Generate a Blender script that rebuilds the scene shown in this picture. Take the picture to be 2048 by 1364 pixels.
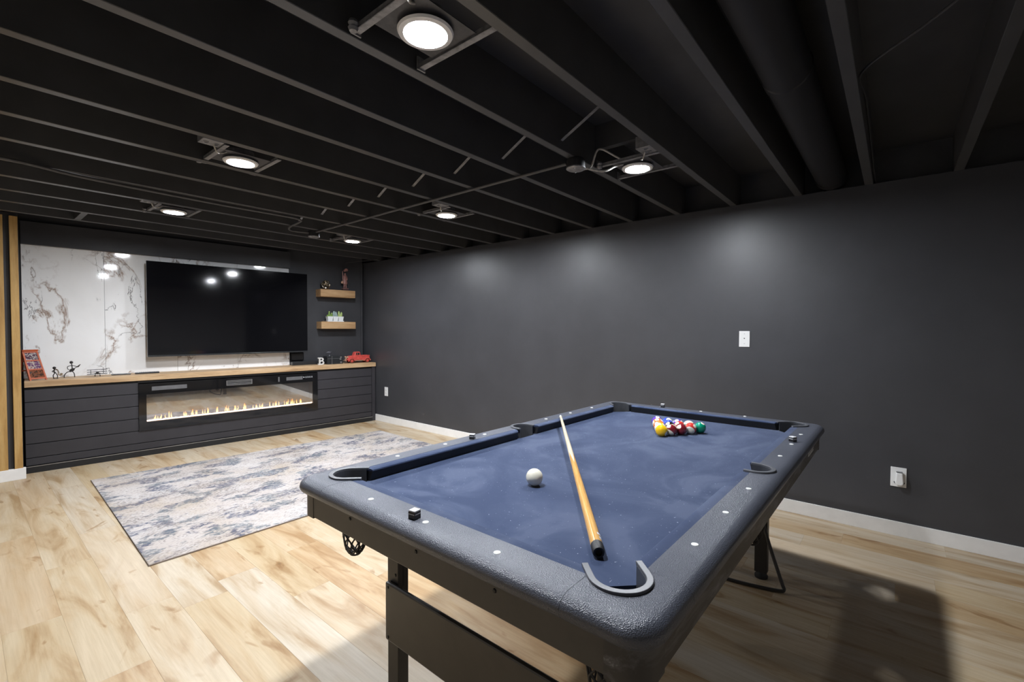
import bpy, bmesh, math, random
from mathutils import Vector, Matrix

for o in list(bpy.data.objects):
    bpy.data.objects.remove(o, do_unlink=True)
scene = bpy.context.scene
COL = scene.collection
PI = math.pi
rad = math.radians

# ------------------------------------------------------------------ camera
F_PX = 923.24
YAW, PITCH, ROLL = rad(50.2743), rad(-1.4758), rad(0.2018)
CAM = Vector((-3.69808, -1.35180, 1.26740))
fw = Vector((math.sin(YAW) * math.cos(PITCH), math.cos(YAW) * math.cos(PITCH), math.sin(PITCH)))
rt = Vector((math.cos(YAW), -math.sin(YAW), 0))
up = rt.cross(fw)
rt2 = rt * math.cos(ROLL) + up * math.sin(ROLL)
up2 = -rt * math.sin(ROLL) + up * math.cos(ROLL)
cam_data = bpy.data.cameras.new('camera')
cam = bpy.data.objects.new('camera', cam_data)
COL.objects.link(cam)
cam.matrix_world = Matrix(((rt2.x, up2.x, -fw.x, CAM.x), (rt2.y, up2.y, -fw.y, CAM.y), (rt2.z, up2.z, -fw.z, CAM.z), (0, 0, 0, 1)))
cam_data.sensor_fit = 'HORIZONTAL'
cam_data.sensor_width = 36.0
cam_data.lens = F_PX / 2048 * 36.0
cam_data.clip_start = 0.02
scene.camera = cam

# ------------------------------------------------------------------ world and exposure
world = bpy.data.worlds.new('world')
scene.world = world
world.use_nodes = True
world.node_tree.nodes['Background'].inputs[0].default_value = (0, 0, 0, 1)
world.node_tree.nodes['Background'].inputs[1].default_value = 0.0
scene.view_settings.view_transform = 'Standard'
scene.view_settings.look = 'None'
scene.view_settings.gamma = 1.0
scene.view_settings.use_curve_mapping = False
scene.view_settings.exposure = 3.85
LAMP_STRENGTH = 60.0          # emission of each disc lens
LAMP_COLOR = (0.93, 0.97, 1.03)

# ------------------------------------------------------------------ geometry helpers
H = 2.188                     # underside of the joists


class MB:
    """collects shapes in one bmesh"""
    def __init__(self):
        self.bm = bmesh.new()

    def poly(self, verts, faces):
        vs = [self.bm.verts.new(v) for v in verts]
        for f in faces:
            try:
                self.bm.faces.new([vs[i] for i in f])
            except ValueError:
                pass
        return self

    def box(self, x0, x1, y0, y1, z0, z1, M=None):
        v = [(x0, y0, z0), (x1, y0, z0), (x1, y1, z0), (x0, y1, z0), (x0, y0, z1), (x1, y0, z1), (x1, y1, z1), (x0, y1, z1)]
        if M is not None:
            v = [M @ Vector(p) for p in v]
        return self.poly(v, [(3, 2, 1, 0), (4, 5, 6, 7), (0, 1, 5, 4), (1, 2, 6, 5), (2, 3, 7, 6), (3, 0, 4, 7)])

    def prism(self, pts, a, b, axis='z', M=None):
        """2-D outline pts extruded from a to b along axis"""
        def P(p, h):
            if axis == 'z': q = (p[0], p[1], h)
            elif axis == 'y': q = (p[0], h, p[1])
            else: q = (h, p[0], p[1])
            return M @ Vector(q) if M is not None else q
        n = len(pts)
        v = [P(p, a) for p in pts] + [P(p, b) for p in pts]
        f = [tuple(range(n - 1, -1, -1)), tuple(range(n, 2 * n))]
        f += [(i, (i + 1) % n, n + (i + 1) % n, n + i) for i in range(n)]
        return self.poly(v, f)

    def lathe(self, prof, n=24, M=None):
        """prof: list of (r, z), revolved round z"""
        rings = []
        for r, z in prof:
            if r < 1e-6:
                p = Vector((0, 0, z)); rings.append([self.bm.verts.new(M @ p if M is not None else p)])
            else:
                ring = []
                for k in range(n):
                    p = Vector((r * math.cos(2 * PI * k / n), r * math.sin(2 * PI * k / n), z))
                    ring.append(self.bm.verts.new(M @ p if M is not None else p))
                rings.append(ring)
        for a, b in zip(rings, rings[1:]):
            for k in range(n):
                k2 = (k + 1) % n
                f = [a[k % len(a)], a[k2 % len(a)], b[k2 % len(b)], b[k % len(b)]]
                g = []
                for q in f:
                    if q not in g: g.append(q)
                if len(g) > 2:
                    try: self.bm.faces.new(g)
                    except ValueError: pass
        return self

    def tube(self, path, r, n=8, closed=False, flat=1.0):
        path = [Vector(p) for p in path]
        rs = r if isinstance(r, (list, tuple)) else [r] * len(path)
        rings = []
        m = len(path)
        prev = None
        for i, p in enumerate(path):
            if closed: t = path[(i + 1) % m] - path[i - 1]
            else: t = path[min(i + 1, m - 1)] - path[max(i - 1, 0)]
            t.normalize()
            if prev is None:
                a = Vector((0, 0, 1)) if abs(t.z) < 0.9 else Vector((1, 0, 0))
                u = t.cross(a).normalized()
            else:
                u = (prev - t * prev.dot(t)).normalized()
            prev = u
            w = t.cross(u)
            rings.append([self.bm.verts.new(p + (u * math.cos(2 * PI * k / n) + w * math.sin(2 * PI * k / n) * flat) * rs[i]) for k in range(n)])
        for i in range(m if closed else m - 1):
            a, b = rings[i], rings[(i + 1) % m]
            for k in range(n):
                try: self.bm.faces.new((a[k], a[(k + 1) % n], b[(k + 1) % n], b[k]))
                except ValueError: pass
        if not closed:
            self.bm.faces.new(rings[0][::-1]); self.bm.faces.new(rings[-1])
        return self

    def ball(self, c, r, seg=20, sc=(1, 1, 1)):
        M = Matrix.Translation(c) @ Matrix.Diagonal((sc[0], sc[1], sc[2], 1))
        bmesh.ops.create_uvsphere(self.bm, u_segments=seg, v_segments=seg // 2, radius=r, matrix=M)
        return self

    def obj(self, name, mat, parent=None, smooth=False, bevel=0.0, seg=2, keep=False, M=None):
        bm = self.bm
        if M is not None: bm.transform(M)
        bmesh.ops.recalc_face_normals(bm, faces=bm.faces[:])
        if bevel > 0:
            es = [e for e in bm.edges if len(e.link_faces) == 2 and e.calc_face_angle(0) > 0.6]
            bmesh.ops.bevel(bm, geom=es, offset=bevel, segments=seg, affect='EDGES', profile=0.5, clamp_overlap=True)
        me = bpy.data.meshes.new(name)
        bm.to_mesh(me)
        bm.free()
        if smooth:
            for p in me.polygons: p.use_smooth = True
            if hasattr(me, 'set_sharp_from_angle'): me.set_sharp_from_angle(angle=rad(38))
        if mat is not None: me.materials.append(mat)
        o = bpy.data.objects.new(name, me)
        COL.objects.link(o)
        if parent is not None: o.parent = parent
        return o


def smooth_path(pts, n=6):
    """Catmull-Rom through pts"""
    P = [Vector(p) for p in pts]
    P = [P[0] * 2 - P[1]] + P + [P[-1] * 2 - P[-2]]
    out = []
    for i in range(1, len(P) - 2):
        for k in range(n):
            t = k / n
            a, b, c, d = P[i - 1], P[i], P[i + 1], P[i + 2]
            out.append(0.5 * ((2 * b) + (c - a) * t + (2 * a - 5 * b + 4 * c - d) * t * t + (3 * b - a - 3 * c + d) * t ** 3))
    out.append(P[-2])
    return out


def thing(name, label, cat, loc=(0, 0, 0), rz=0.0, group=None):
    o = bpy.data.objects.new(name, None)
    COL.objects.link(o)
    o.empty_display_size = 0.05
    o.location = loc
    o.rotation_euler = (0, 0, rz)
    return tag(o, label, cat, group)


def tag(o, label, cat, group=None):
    o['label'] = label
    o['category'] = cat
    if group: o['group'] = group
    return o


def struct(o):
    o['kind'] = 'structure'
    return o


def child(o, parent, loc=(0, 0, 0), rot=(0, 0, 0)):
    o.parent = parent
    o.location = loc
    o.rotation_euler = rot
    return o


def copy_obj(o, parent=None, loc=None, rot=None):
    c = o.copy()
    COL.objects.link(c)
    if parent is not None: c.parent = parent
    if loc is not None: c.location = loc
    if rot is not None: c.rotation_euler = rot
    return c


def copy_tree(o, parent=None):
    c = o.copy()
    COL.objects.link(c)
    c.parent = parent
    for ch in list(o.children):
        copy_tree(ch, c)
    return c


def boolean_cut(o, cutters):
    for c in cutters:
        m = o.modifiers.new('cut', 'BOOLEAN')
        m.operation = 'DIFFERENCE'
        m.solver = 'EXACT'
        m.object = c
    dg = bpy.context.evaluated_depsgraph_get()
    dg.update()
    me = bpy.data.meshes.new_from_object(o.evaluated_get(dg))
    o.modifiers.clear()
    old = o.data
    o.data = me
    me.name = o.name
    bpy.data.meshes.remove(old)
    if hasattr(me, 'set_sharp_from_angle'):
        for p in me.polygons: p.use_smooth = True
        me.set_sharp_from_angle(angle=rad(38))


# ------------------------------------------------------------------ material helpers
def new_mat(name):
    m = bpy.data.materials.new(name)
    m.use_nodes = True
    nt = m.node_tree
    return m, nt, nt.nodes['Principled BSDF']


def setp(b, **kw):
    names = dict(col='Base Color', rough='Roughness', metal='Metallic', spec='Specular IOR Level', coat='Coat Weight', coat_rough='Coat Roughness',
                 sheen='Sheen Weight', em='Emission Color', ems='Emission Strength', ior='IOR')
    for k, v in kw.items():
        if k in ('col', 'em') and len(v) == 3: v = (*v, 1)
        b.inputs[names[k]].default_value = v


def nd(nt, typ, **kw):
    n = nt.nodes.new(typ)
    for k, v in kw.items():
        if k.startswith('i_'):
            n.inputs[k[2:].replace('_', ' ')].default_value = v
        else:
            setattr(n, k, v)
    return n


def ramp(nt, stops, interp='LINEAR'):
    r = nt.nodes.new('ShaderNodeValToRGB')
    cr = r.color_ramp
    cr.interpolation = interp
    while len(cr.elements) < len(stops): cr.elements.new(0.5)
    for e, (p, c) in zip(cr.elements, stops):
        e.position = p
        e.color = (*c, 1) if len(c) == 3 else c
    return r


def coords(nt, scale=(1, 1, 1), rot=(0, 0, 0), kind='Object'):
    tc = nt.nodes.new('ShaderNodeTexCoord')
    mp = nt.nodes.new('ShaderNodeMapping')
    mp.inputs['Scale'].default_value = scale
    mp.inputs['Rotation'].default_value = rot
    nt.links.new(tc.outputs[kind], mp.inputs['Vector'])
    return mp.outputs['Vector']


def noise(nt, vec, scale, detail=4, rough=0.5, dist=0.0):
    n = nd(nt, 'ShaderNodeTexNoise', i_Scale=scale, i_Detail=detail, i_Roughness=rough, i_Distortion=dist)
    nt.links.new(vec, n.inputs['Vector'])
    return n.outputs['Fac']


def mixc(nt, fac, a, b, mode='MIX'):
    m = nt.nodes.new('ShaderNodeMix')
    m.data_type = 'RGBA'
    m.blend_type = mode
    for s, v in (('Factor', fac), ('A', a), ('B', b)):
        sock = [i for i in m.inputs if i.name == s and i.enabled][0] if s != 'Factor' else m.inputs[0]
        if hasattr(v, 'default_value') or hasattr(v, 'is_linked'):
            nt.links.new(v, sock)
        elif isinstance(v, (int, float)):
            sock.default_value = v
        else:
            sock.default_value = (*v, 1) if len(v) == 3 else v
    return [o for o in m.outputs if o.enabled][0]


def bump(nt, b, height, strength=0.2, dist=0.002):
    n = nd(nt, 'ShaderNodeBump', i_Strength=strength, i_Distance=dist)
    nt.links.new(height, n.inputs['Height'])
    nt.links.new(n.outputs['Normal'], b.inputs['Normal'])


def plain(name, col, rough=0.5, metal=0.0, spec=0.5, var=0.0, vscale=12, bmp=0.0, bscale=200, bdist=0.001, **kw):
    m, nt, b = new_mat(name)
    setp(b, col=col, rough=rough, metal=metal, spec=spec, **kw)
    v = coords(nt)
    f = noise(nt, v, vscale, 5, 0.6)
    lo = tuple(max(0, c * (1 - var)) for c in col)
    hi = tuple(min(1, c * (1 + var)) for c in col)
    r = ramp(nt, [(0.3, lo), (0.7, hi)])
    nt.links.new(f, r.inputs['Fac'])
    nt.links.new(r.outputs['Color'], b.inputs['Base Color'])
    if bmp > 0:
        bump(nt, b, noise(nt, v, bscale, 3, 0.6), bmp, bdist)
    return m


def wood(name, dark, mid, light, axis='x', rough=0.45, scale=1.0, knots=True):
    m, nt, b = new_mat(name)
    oi = nt.nodes.new('ShaderNodeObjectInfo')
    sc = {'x': (0.1, 1, 1), 'y': (1, 0.1, 1), 'z': (1, 1, 0.1)}[axis]
    v = coords(nt, tuple(s * scale for s in sc))
    add = nd(nt, 'ShaderNodeVectorMath', operation='ADD')
    mul = nd(nt, 'ShaderNodeMath', operation='MULTIPLY')
    mul.inputs[1].default_value = 37.0
    nt.links.new(oi.outputs['Random'], mul.inputs[0])
    nt.links.new(v, add.inputs[0])
    nt.links.new(mul.outputs[0], add.inputs[1])
    v = add.outputs[0]
    f1 = noise(nt, v, 14, 6, 0.6, 0.8)
    r1 = ramp(nt, [(0.25, dark), (0.5, mid), (0.75, light)])
    nt.links.new(f1, r1.inputs['Fac'])
    f2 = noise(nt, v, 90, 4, 0.7, 0.3)
    r2 = ramp(nt, [(0.3, (0.72, 0.68, 0.62)), (0.7, (1.08, 1.08, 1.08))])
    nt.links.new(f2, r2.inputs['Fac'])
    c = mixc(nt, 0.6, r1.outputs['Color'], r2.outputs['Color'], 'MULTIPLY')
    if knots:
        f3 = noise(nt, v, 4.5, 2, 0.5, 1.5)
        r3 = ramp(nt, [(0.68, (1, 1, 1)), (0.78, (0.45, 0.33, 0.22))])
        nt.links.new(f3, r3.inputs['Fac'])
        c = mixc(nt, 0.8, c, r3.outputs['Color'], 'MULTIPLY')
    nt.links.new(c, b.inputs['Base Color'])
    setp(b, rough=rough, spec=0.35)
    bump(nt, b, f2, 0.15, 0.001)
    return m


def emit(name, col, strength):
    m = bpy.data.materials.new(name)
    m.use_nodes = True
    nt = m.node_tree
    nt.nodes.clear()
    e = nd(nt, 'ShaderNodeEmission', i_Strength=strength)
    e.inputs['Color'].default_value = (*col, 1)
    o = nt.nodes.new('ShaderNodeOutputMaterial')
    nt.links.new(e.outputs[0], o.inputs['Surface'])
    return m


# ------------------------------------------------------------------ materials
def floor_mat():
    m, nt, b = new_mat('oak_plank')
    oi = nt.nodes.new('ShaderNodeObjectInfo')
    tc = nt.nodes.new('ShaderNodeTexCoord')
    mul = nd(nt, 'ShaderNodeMath', operation='MULTIPLY'); mul.inputs[1].default_value = 91.0
    nt.links.new(oi.outputs['Random'], mul.inputs[0])
    add = nd(nt, 'ShaderNodeVectorMath', operation='ADD')
    nt.links.new(tc.outputs['Object'], add.inputs[0])
    nt.links.new(mul.outputs[0], add.inputs[1])

    def mapped(sc):
        mp = nt.nodes.new('ShaderNodeMapping'); mp.inputs['Scale'].default_value = sc
        nt.links.new(add.outputs[0], mp.inputs['Vector'])
        return mp.outputs['Vector']
    tone = ramp(nt, [(0.0, (0.50, 0.36, 0.215)), (0.25, (0.56, 0.47, 0.36)), (0.5, (0.52, 0.41, 0.27)), (0.75, (0.54, 0.47, 0.385)), (1.0, (0.58, 0.47, 0.33))])
    nt.links.new(oi.outputs['Random'], tone.inputs['Fac'])
    big = noise(nt, mapped((1, 0.16, 1)), 9, 5, 0.55, 1.0)
    rb = ramp(nt, [(0.32, (0.66, 0.49, 0.29)), (0.47, (0.97, 0.90, 0.78)), (0.58, (1.06, 1.05, 1.01)), (0.72, (1.15, 1.16, 1.15))])
    nt.links.new(big, rb.inputs['Fac'])
    c = mixc(nt, 0.85, tone.outputs['Color'], rb.outputs['Color'], 'MULTIPLY')
    fine = noise(nt, mapped((1, 0.035, 1)), 95, 4, 0.65, 0.2)
    rf = ramp(nt, [(0.3, (0.82, 0.78, 0.72)), (0.6, (1.04, 1.04, 1.04))])
    nt.links.new(fine, rf.inputs['Fac'])
    c = mixc(nt, 0.6, c, rf.outputs['Color'], 'MULTIPLY')
    kn = noise(nt, mapped((1.0, 0.38, 1)), 6.5, 3, 0.55, 1.6)
    rk = ramp(nt, [(0.635, (1, 1, 1)), (0.70, (0.66, 0.52, 0.37)), (0.76, (0.34, 0.25, 0.17))])
    nt.links.new(kn, rk.inputs['Fac'])
    c = mixc(nt, 0.75, c, rk.outputs['Color'], 'MULTIPLY')
    nt.links.new(c, b.inputs['Base Color'])
    rr = nd(nt, 'ShaderNodeMapRange', i_To_Min=0.34, i_To_Max=0.5)
    nt.links.new(fine, rr.inputs['Value'])
    nt.links.new(rr.outputs[0], b.inputs['Roughness'])
    setp(b, spec=0.38)
    bump(nt, b, fine, 0.08, 0.0008)
    return m


def marble_mat():
    m, nt, b = new_mat('polished_marble')
    oi = nt.nodes.new('ShaderNodeObjectInfo')
    tc = nt.nodes.new('ShaderNodeTexCoord')
    add = nd(nt, 'ShaderNodeVectorMath', operation='ADD')
    mul = nd(nt, 'ShaderNodeMath', operation='MULTIPLY'); mul.inputs[1].default_value = 23.0
    nt.links.new(oi.outputs['Random'], mul.inputs[0])
    nt.links.new(tc.outputs['Object'], add.inputs[0]); nt.links.new(mul.outputs[0], add.inputs[1])
    mp = nt.nodes.new('ShaderNodeMapping')
    mp.inputs['Rotation'].default_value = (0, rad(38), 0)
    mp.inputs['Scale'].default_value = (1.0, 1.0, 0.62)
    nt.links.new(add.outputs[0], mp.inputs['Vector'])
    v = mp.outputs['Vector']

    cloud = ramp(nt, [(0.3, (0.85, 0.84, 0.825)), (0.62, (0.92, 0.917, 0.912))])
    nt.links.new(noise(nt, v, 2.2, 4, 0.5, 0.4), cloud.inputs['Fac'])
    c = cloud.outputs['Color']
    for off, sc, di, w, soft, msc, m0, m1, col in ((0.0, 1.5, 0.7, 0.004, 0.016, 2.4, 0.42, 0.56, (0.27, 0.17, 0.11)),
                                                   (7.7, 1.3, 0.9, 0.003, 0.010, 3.0, 0.46, 0.58, (0.20, 0.13, 0.09)),
                                                   (3.1, 2.0, 0.8, 0.002, 0.006, 4.0, 0.50, 0.60, (0.07, 0.06, 0.055))):
        mo = nt.nodes.new('ShaderNodeMapping'); mo.inputs['Location'].default_value = (off, off, off)
        nt.links.new(v, mo.inputs['Vector'])
        vv = mo.outputs['Vector']
        f = noise(nt, vv, sc, 8, 0.60, di)
        su = nd(nt, 'ShaderNodeMath', operation='SUBTRACT'); su.inputs[1].default_value = 0.5
        ab = nd(nt, 'ShaderNodeMath', operation='ABSOLUTE')
        nt.links.new(f, su.inputs[0]); nt.links.new(su.outputs[0], ab.inputs[0])
        r = ramp(nt, [(0.0, (1, 1, 1)), (w, (0.5, 0.5, 0.5)), (w + soft, (0, 0, 0))])
        nt.links.new(ab.outputs[0], r.inputs['Fac'])
        mk = ramp(nt, [(m0, (0, 0, 0)), (m1, (1, 1, 1))])
        nt.links.new(noise(nt, vv, msc, 3, 0.5), mk.inputs['Fac'])
        c = mixc(nt, mixc(nt, 1.0, r.outputs['Color'], mk.outputs['Color'], 'MULTIPLY'), c, col)
    nt.links.new(c, b.inputs['Base Color'])
    setp(b, rough=0.06, spec=0.5)
    return m


def rug_mat():
    m, nt, b = new_mat('distressed_rug')
    v = coords(nt)

    def snapped(inc):
        s_ = nd(nt, 'ShaderNodeVectorMath', operation='SNAP')
        nt.links.new(v, s_.inputs[0]); s_.inputs[1].default_value = inc
        return s_.outputs[0]

    def scaled(vec, sc, off=0.0):
        mp = nt.nodes.new('ShaderNodeMapping'); mp.inputs['Scale'].default_value = sc; mp.inputs['Location'].default_value = (off, off * 0.7, 0)
        nt.links.new(vec, mp.inputs['Vector'])
        return mp.outputs['Vector']
    base = ramp(nt, [(0.34, (0.46, 0.385, 0.31)), (0.5, (0.50, 0.445, 0.41)), (0.66, (0.56, 0.52, 0.50))])
    nt.links.new(noise(nt, v, 2.0, 5, 0.6), base.inputs['Fac'])
    c = base.outputs['Color']
    weave = snapped((0.016, 0.007, 1.0))
    weave2 = snapped((0.010, 0.005, 1.0))

    def layer(c, off, p_scale, p0, p1, wv, st_scale, stretch, s0, s1, col, amt):
        patch = noise(nt, scaled(v, (1, 1.6, 1), off), p_scale, 4, 0.62, 0.2)
        rp = ramp(nt, [(p0, (0, 0, 0)), (p1, (1, 1, 1))])
        nt.links.new(patch, rp.inputs['Fac'])
        st = noise(nt, scaled(wv, (1, stretch, 1), off * 2), st_scale, 5, 0.8)
        rs = ramp(nt, [(s0, (0, 0, 0)), (s1, (amt, amt, amt))])
        nt.links.new(st, rs.inputs['Fac'])
        f = mixc(nt, 1.0, rp.outputs['Color'], rs.outputs['Color'], 'MULTIPLY')
        return mixc(nt, f, c, col)
    c = layer(c, 0.0, 3.2, 0.54, 0.575, weave, 26, 1.4, 0.40, 0.54, (0.060, 0.074, 0.125), 0.95)
    c = layer(c, 5.3, 3.8, 0.555, 0.59, weave, 26, 1.4, 0.40, 0.54, (0.11, 0.14, 0.165), 0.9)
    c = layer(c, 9.1, 2.6, 0.50, 0.58, weave2, 40, 3.5, 0.48, 0.56, (0.15, 0.125, 0.115), 0.85)
    c = layer(c, 2.2, 1.2, 0.30, 0.42, weave2, 55, 5.0, 0.54, 0.60, (0.20, 0.17, 0.16), 0.8)
    c = layer(c, 13.0, 2.4, 0.47, 0.58, weave2, 40, 2.0, 0.48, 0.58, (0.60, 0.585, 0.58), 0.6)
    nt.links.new(c, b.inputs['Base Color'])
    setp(b, rough=0.95, spec=0.1, sheen=0.1)
    bump(nt, b, noise(nt, v, 400, 2, 0.6), 0.4, 0.002)
    return m


def felt_mat():
    m, nt, b = new_mat('slate_blue_felt')
    v = coords(nt)
    r = ramp(nt, [(0.38, (0.024, 0.039, 0.088)), (0.50, (0.036, 0.053, 0.106)), (0.60, (0.055, 0.073, 0.130))])
    f = noise(nt, v, 3.2, 4, 0.55, 1.8)
    nt.links.new(f, r.inputs['Fac'])
    sp = noise(nt, v, 150, 2, 0.5)
    rs = ramp(nt, [(0.715, (0, 0, 0)), (0.77, (1, 1, 1))])
    nt.links.new(sp, rs.inputs['Fac'])
    c = mixc(nt, rs.outputs['Color'], r.outputs['Color'], (0.30, 0.33, 0.40))
    nt.links.new(c, b.inputs['Base Color'])
    setp(b, rough=0.9, spec=0.15, sheen=0.15)
    bump(nt, b, noise(nt, v, 900, 2, 0.6), 0.25, 0.0006)
    return m


def pebble_mat():
    m, nt, b = new_mat('pebbled_rail_vinyl')
    v = coords(nt)
    vo = nd(nt, 'ShaderNodeTexVoronoi', i_Scale=470.0)
    nt.links.new(v, vo.inputs['Vector'])
    r = ramp(nt, [(0.3, (0.070, 0.076, 0.097)), (0.7, (0.088, 0.094, 0.116))])
    nt.links.new(noise(nt, v, 5, 4), r.inputs['Fac'])
    nt.links.new(r.outputs['Color'], b.inputs['Base Color'])
    setp(b, rough=0.32, spec=0.6)
    bump(nt, b, vo.outputs['Distance'], 0.7, 0.0014)
    return m


def apron_mat(name, stops):
    m, nt, b = new_mat(name)
    v = coords(nt)
    r = ramp(nt, stops)
    nt.links.new(noise(nt, coords(nt, (1.5, 5, 9)), 3.0, 5, 0.65, 0.7), r.inputs['Fac'])
    nt.links.new(r.outputs['Color'], b.inputs['Base Color'])
    setp(b, rough=0.5, spec=0.4)
    return m


M = {}
M['floor'] = floor_mat()
M['marble'] = marble_mat()
M['rug'] = rug_mat()
M['felt'] = felt_mat()
M['pebble'] = pebble_mat()
M['apron'] = plain('dark_brown_apron', (0.060, 0.053, 0.046), 0.42, var=0.12, bmp=0.05)
M['apron_worn'] = apron_mat('worn_side_apron', [(0.46, (0.060, 0.053, 0.046)), (0.62, (0.14, 0.138, 0.142)), (0.74, (0.28, 0.28, 0.29))])
M['apron_scuff'] = apron_mat('scuffed_corner_apron', [(0.50, (0.055, 0.050, 0.046)), (0.62, (0.10, 0.098, 0.10)), (0.70, (0.30, 0.30, 0.32))])
M['leg'] = plain('dark_brown_leg', (0.030, 0.026, 0.023), 0.45, var=0.15)
M['wall'] = plain('charcoal_wall_paint', (0.048, 0.0485, 0.054), 0.40, var=0.10, vscale=3, bmp=0.05, bscale=90, spec=0.55)
M['pale'] = plain('pale_grey_wall_paint', (0.60, 0.60, 0.61), 0.6, var=0.04, vscale=3, spec=0.3)
M['tvwall'] = plain('charcoal_tv_wall_paint', (0.045, 0.0455, 0.050), 0.5, var=0.12, vscale=4, bmp=0.1, bscale=60, spec=0.35)
M['joist'] = plain('satin_black_ceiling_paint', (0.060, 0.060, 0.062), 0.34, var=0.15, vscale=6, bmp=0.05, bscale=60, spec=0.6)
M['deck'] = M['joist']
M['base'] = plain('white_trim_paint', (0.85, 0.84, 0.82), 0.4, var=0.04)
M['ship'] = plain('charcoal_shiplap_paint', (0.040, 0.038, 0.043), 0.5, var=0.1, vscale=6, spec=0.35)
M['black'] = plain('flat_black', (0.010, 0.010, 0.011), 0.6, var=0.1)
M['gloss'] = plain('gloss_black', (0.006, 0.006, 0.007), 0.07, spec=0.6, var=0.1)
M['fpframe'] = plain('black_glass_frame', (0.008, 0.008, 0.009), 0.05, spec=0.5, var=0.1)
M['screen'] = plain('tv_screen', (0.003, 0.003, 0.004), 0.07, spec=0.55, var=0.05)
M['grey_metal'] = plain('grey_metal', (0.42, 0.42, 0.43), 0.35, metal=0.9, var=0.1)
M['galv'] = plain('oversprayed_steel', (0.24, 0.24, 0.25), 0.45, metal=0.4, var=0.35, vscale=40)
M['plate'] = plain('black_sprayed_plate', (0.045, 0.045, 0.050), 0.45, var=0.4, vscale=30)
M['white'] = plain('white_plastic', (0.78, 0.78, 0.77), 0.35, var=0.02)
M['lens'] = emit('led_lens', LAMP_COLOR, LAMP_STRENGTH)
M['counter'] = wood('counter_pine', (0.36, 0.22, 0.115), (0.56, 0.38, 0.215), (0.70, 0.52, 0.33), 'x', 0.5)
M['shelf'] = wood('shelf_pine', (0.26, 0.145, 0.07), (0.44, 0.27, 0.135), (0.56, 0.38, 0.21), 'x', 0.55)
M['slat'] = wood('slat_pine', (0.34, 0.185, 0.055), (0.52, 0.315, 0.11), (0.60, 0.40, 0.165), 'z', 0.5)
M['cable'] = plain('painted_cable', (0.075, 0.075, 0.078), 0.55, var=0.15)
M['wirelight'] = plain('white_cable_overspray', (0.40, 0.38, 0.34), 0.5, var=0.3, vscale=60)
M['duct'] = plain('black_duct', (0.016, 0.016, 0.018), 0.5, var=0.1, spec=0.4)
M['net'] = plain('black_net', (0.020, 0.018, 0.017), 0.6, var=0.2)
M['liner'] = plain('dark_pocket_liner', (0.052, 0.054, 0.060), 0.33, var=0.1)
M['ring'] = plain('grey_pocket_rim', (0.095, 0.098, 0.108), 0.4, var=0.06)
M['sight'] = plain('white_sight', (0.75, 0.75, 0.72), 0.4, var=0.03)
M['screw'] = plain('dark_screw', (0.03, 0.03, 0.03), 0.35, metal=0.6, var=0.2)
M['red'] = plain('red_truck_paint', (0.58, 0.080, 0.065), 0.4, var=0.2, vscale=30)
M['tan'] = plain('worn_tan_edge', (0.50, 0.30, 0.20), 0.5, var=0.2)
M['pot'] = plain('white_ceramic', (0.72, 0.74, 0.75), 0.35, var=0.05)
M['green'] = plain('cactus_green', (0.16, 0.27, 0.05), 0.6, var=0.35, vscale=60)
M['green2'] = plain('pale_cactus_green', (0.36, 0.46, 0.16), 0.6, var=0.25, vscale=60)
M['green3'] = plain('grey_green_cactus', (0.26, 0.34, 0.33), 0.6, var=0.25, vscale=60)
M['silver'] = plain('antique_silver', (0.52, 0.47, 0.38), 0.25, metal=1.0, var=0.2)
M['statue'] = plain('rosewood_carving', (0.30, 0.145, 0.125), 0.4, var=0.45, vscale=50)
M['statue_dark'] = plain('dark_rosewood_base', (0.06, 0.03, 0.028), 0.5, var=0.2)
M['orange'] = plain('orange_stained_wood', (0.42, 0.075, 0.014), 0.45, var=0.15, vscale=30)
M['orange_dark'] = plain('dark_red_stained_wood', (0.16, 0.03, 0.015), 0.5, var=0.2)
M['iron'] = plain('dark_iron_wire', (0.035, 0.033, 0.032), 0.4, metal=0.6, var=0.2)
M['letter'] = plain('white_letter_paint', (0.68, 0.67, 0.64), 0.5, var=0.12, vscale=60)
M['chalk'] = plain('grey_chalk', (0.62, 0.61, 0.62), 0.9, var=0.08)
M['chalk_paper'] = plain('black_chalk_label', (0.012, 0.012, 0.014), 0.3, var=0.1)
M['duct_ring'] = M['duct']
M['rubber'] = plain('black_rubber', (0.012, 0.012, 0.013), 0.55, var=0.1)
M['trunk'] = plain('black_trunk', (0.022, 0.024, 0.026), 0.3, var=0.25, vscale=40)

# ------------------------------------------------------------------ the setting
XL, YN = -5.40, -3.20          # left wall and the wall behind the camera
PW, PL = 0.18, 1.22            # floor plank

# TV wall frame: local x to the right along the wall, local y into the wall
C0 = Vector((-0.013, 4.16677, 0))
TVN = Vector((0.0750156, 0.99718236, 0))
TVE = Vector((-0.99718236, 0.0750156, 0))
TVR = math.atan2(-0.0750156, 0.99718236)
TVM = Matrix.Translation(C0) @ Matrix.Rotation(TVR, 4, 'Z')
DW = 0.283                     # wall depth behind the console front


def tv(s, d, z=0.0):
    return C0 + TVE * s + TVN * d + Vector((0, 0, z))


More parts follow.
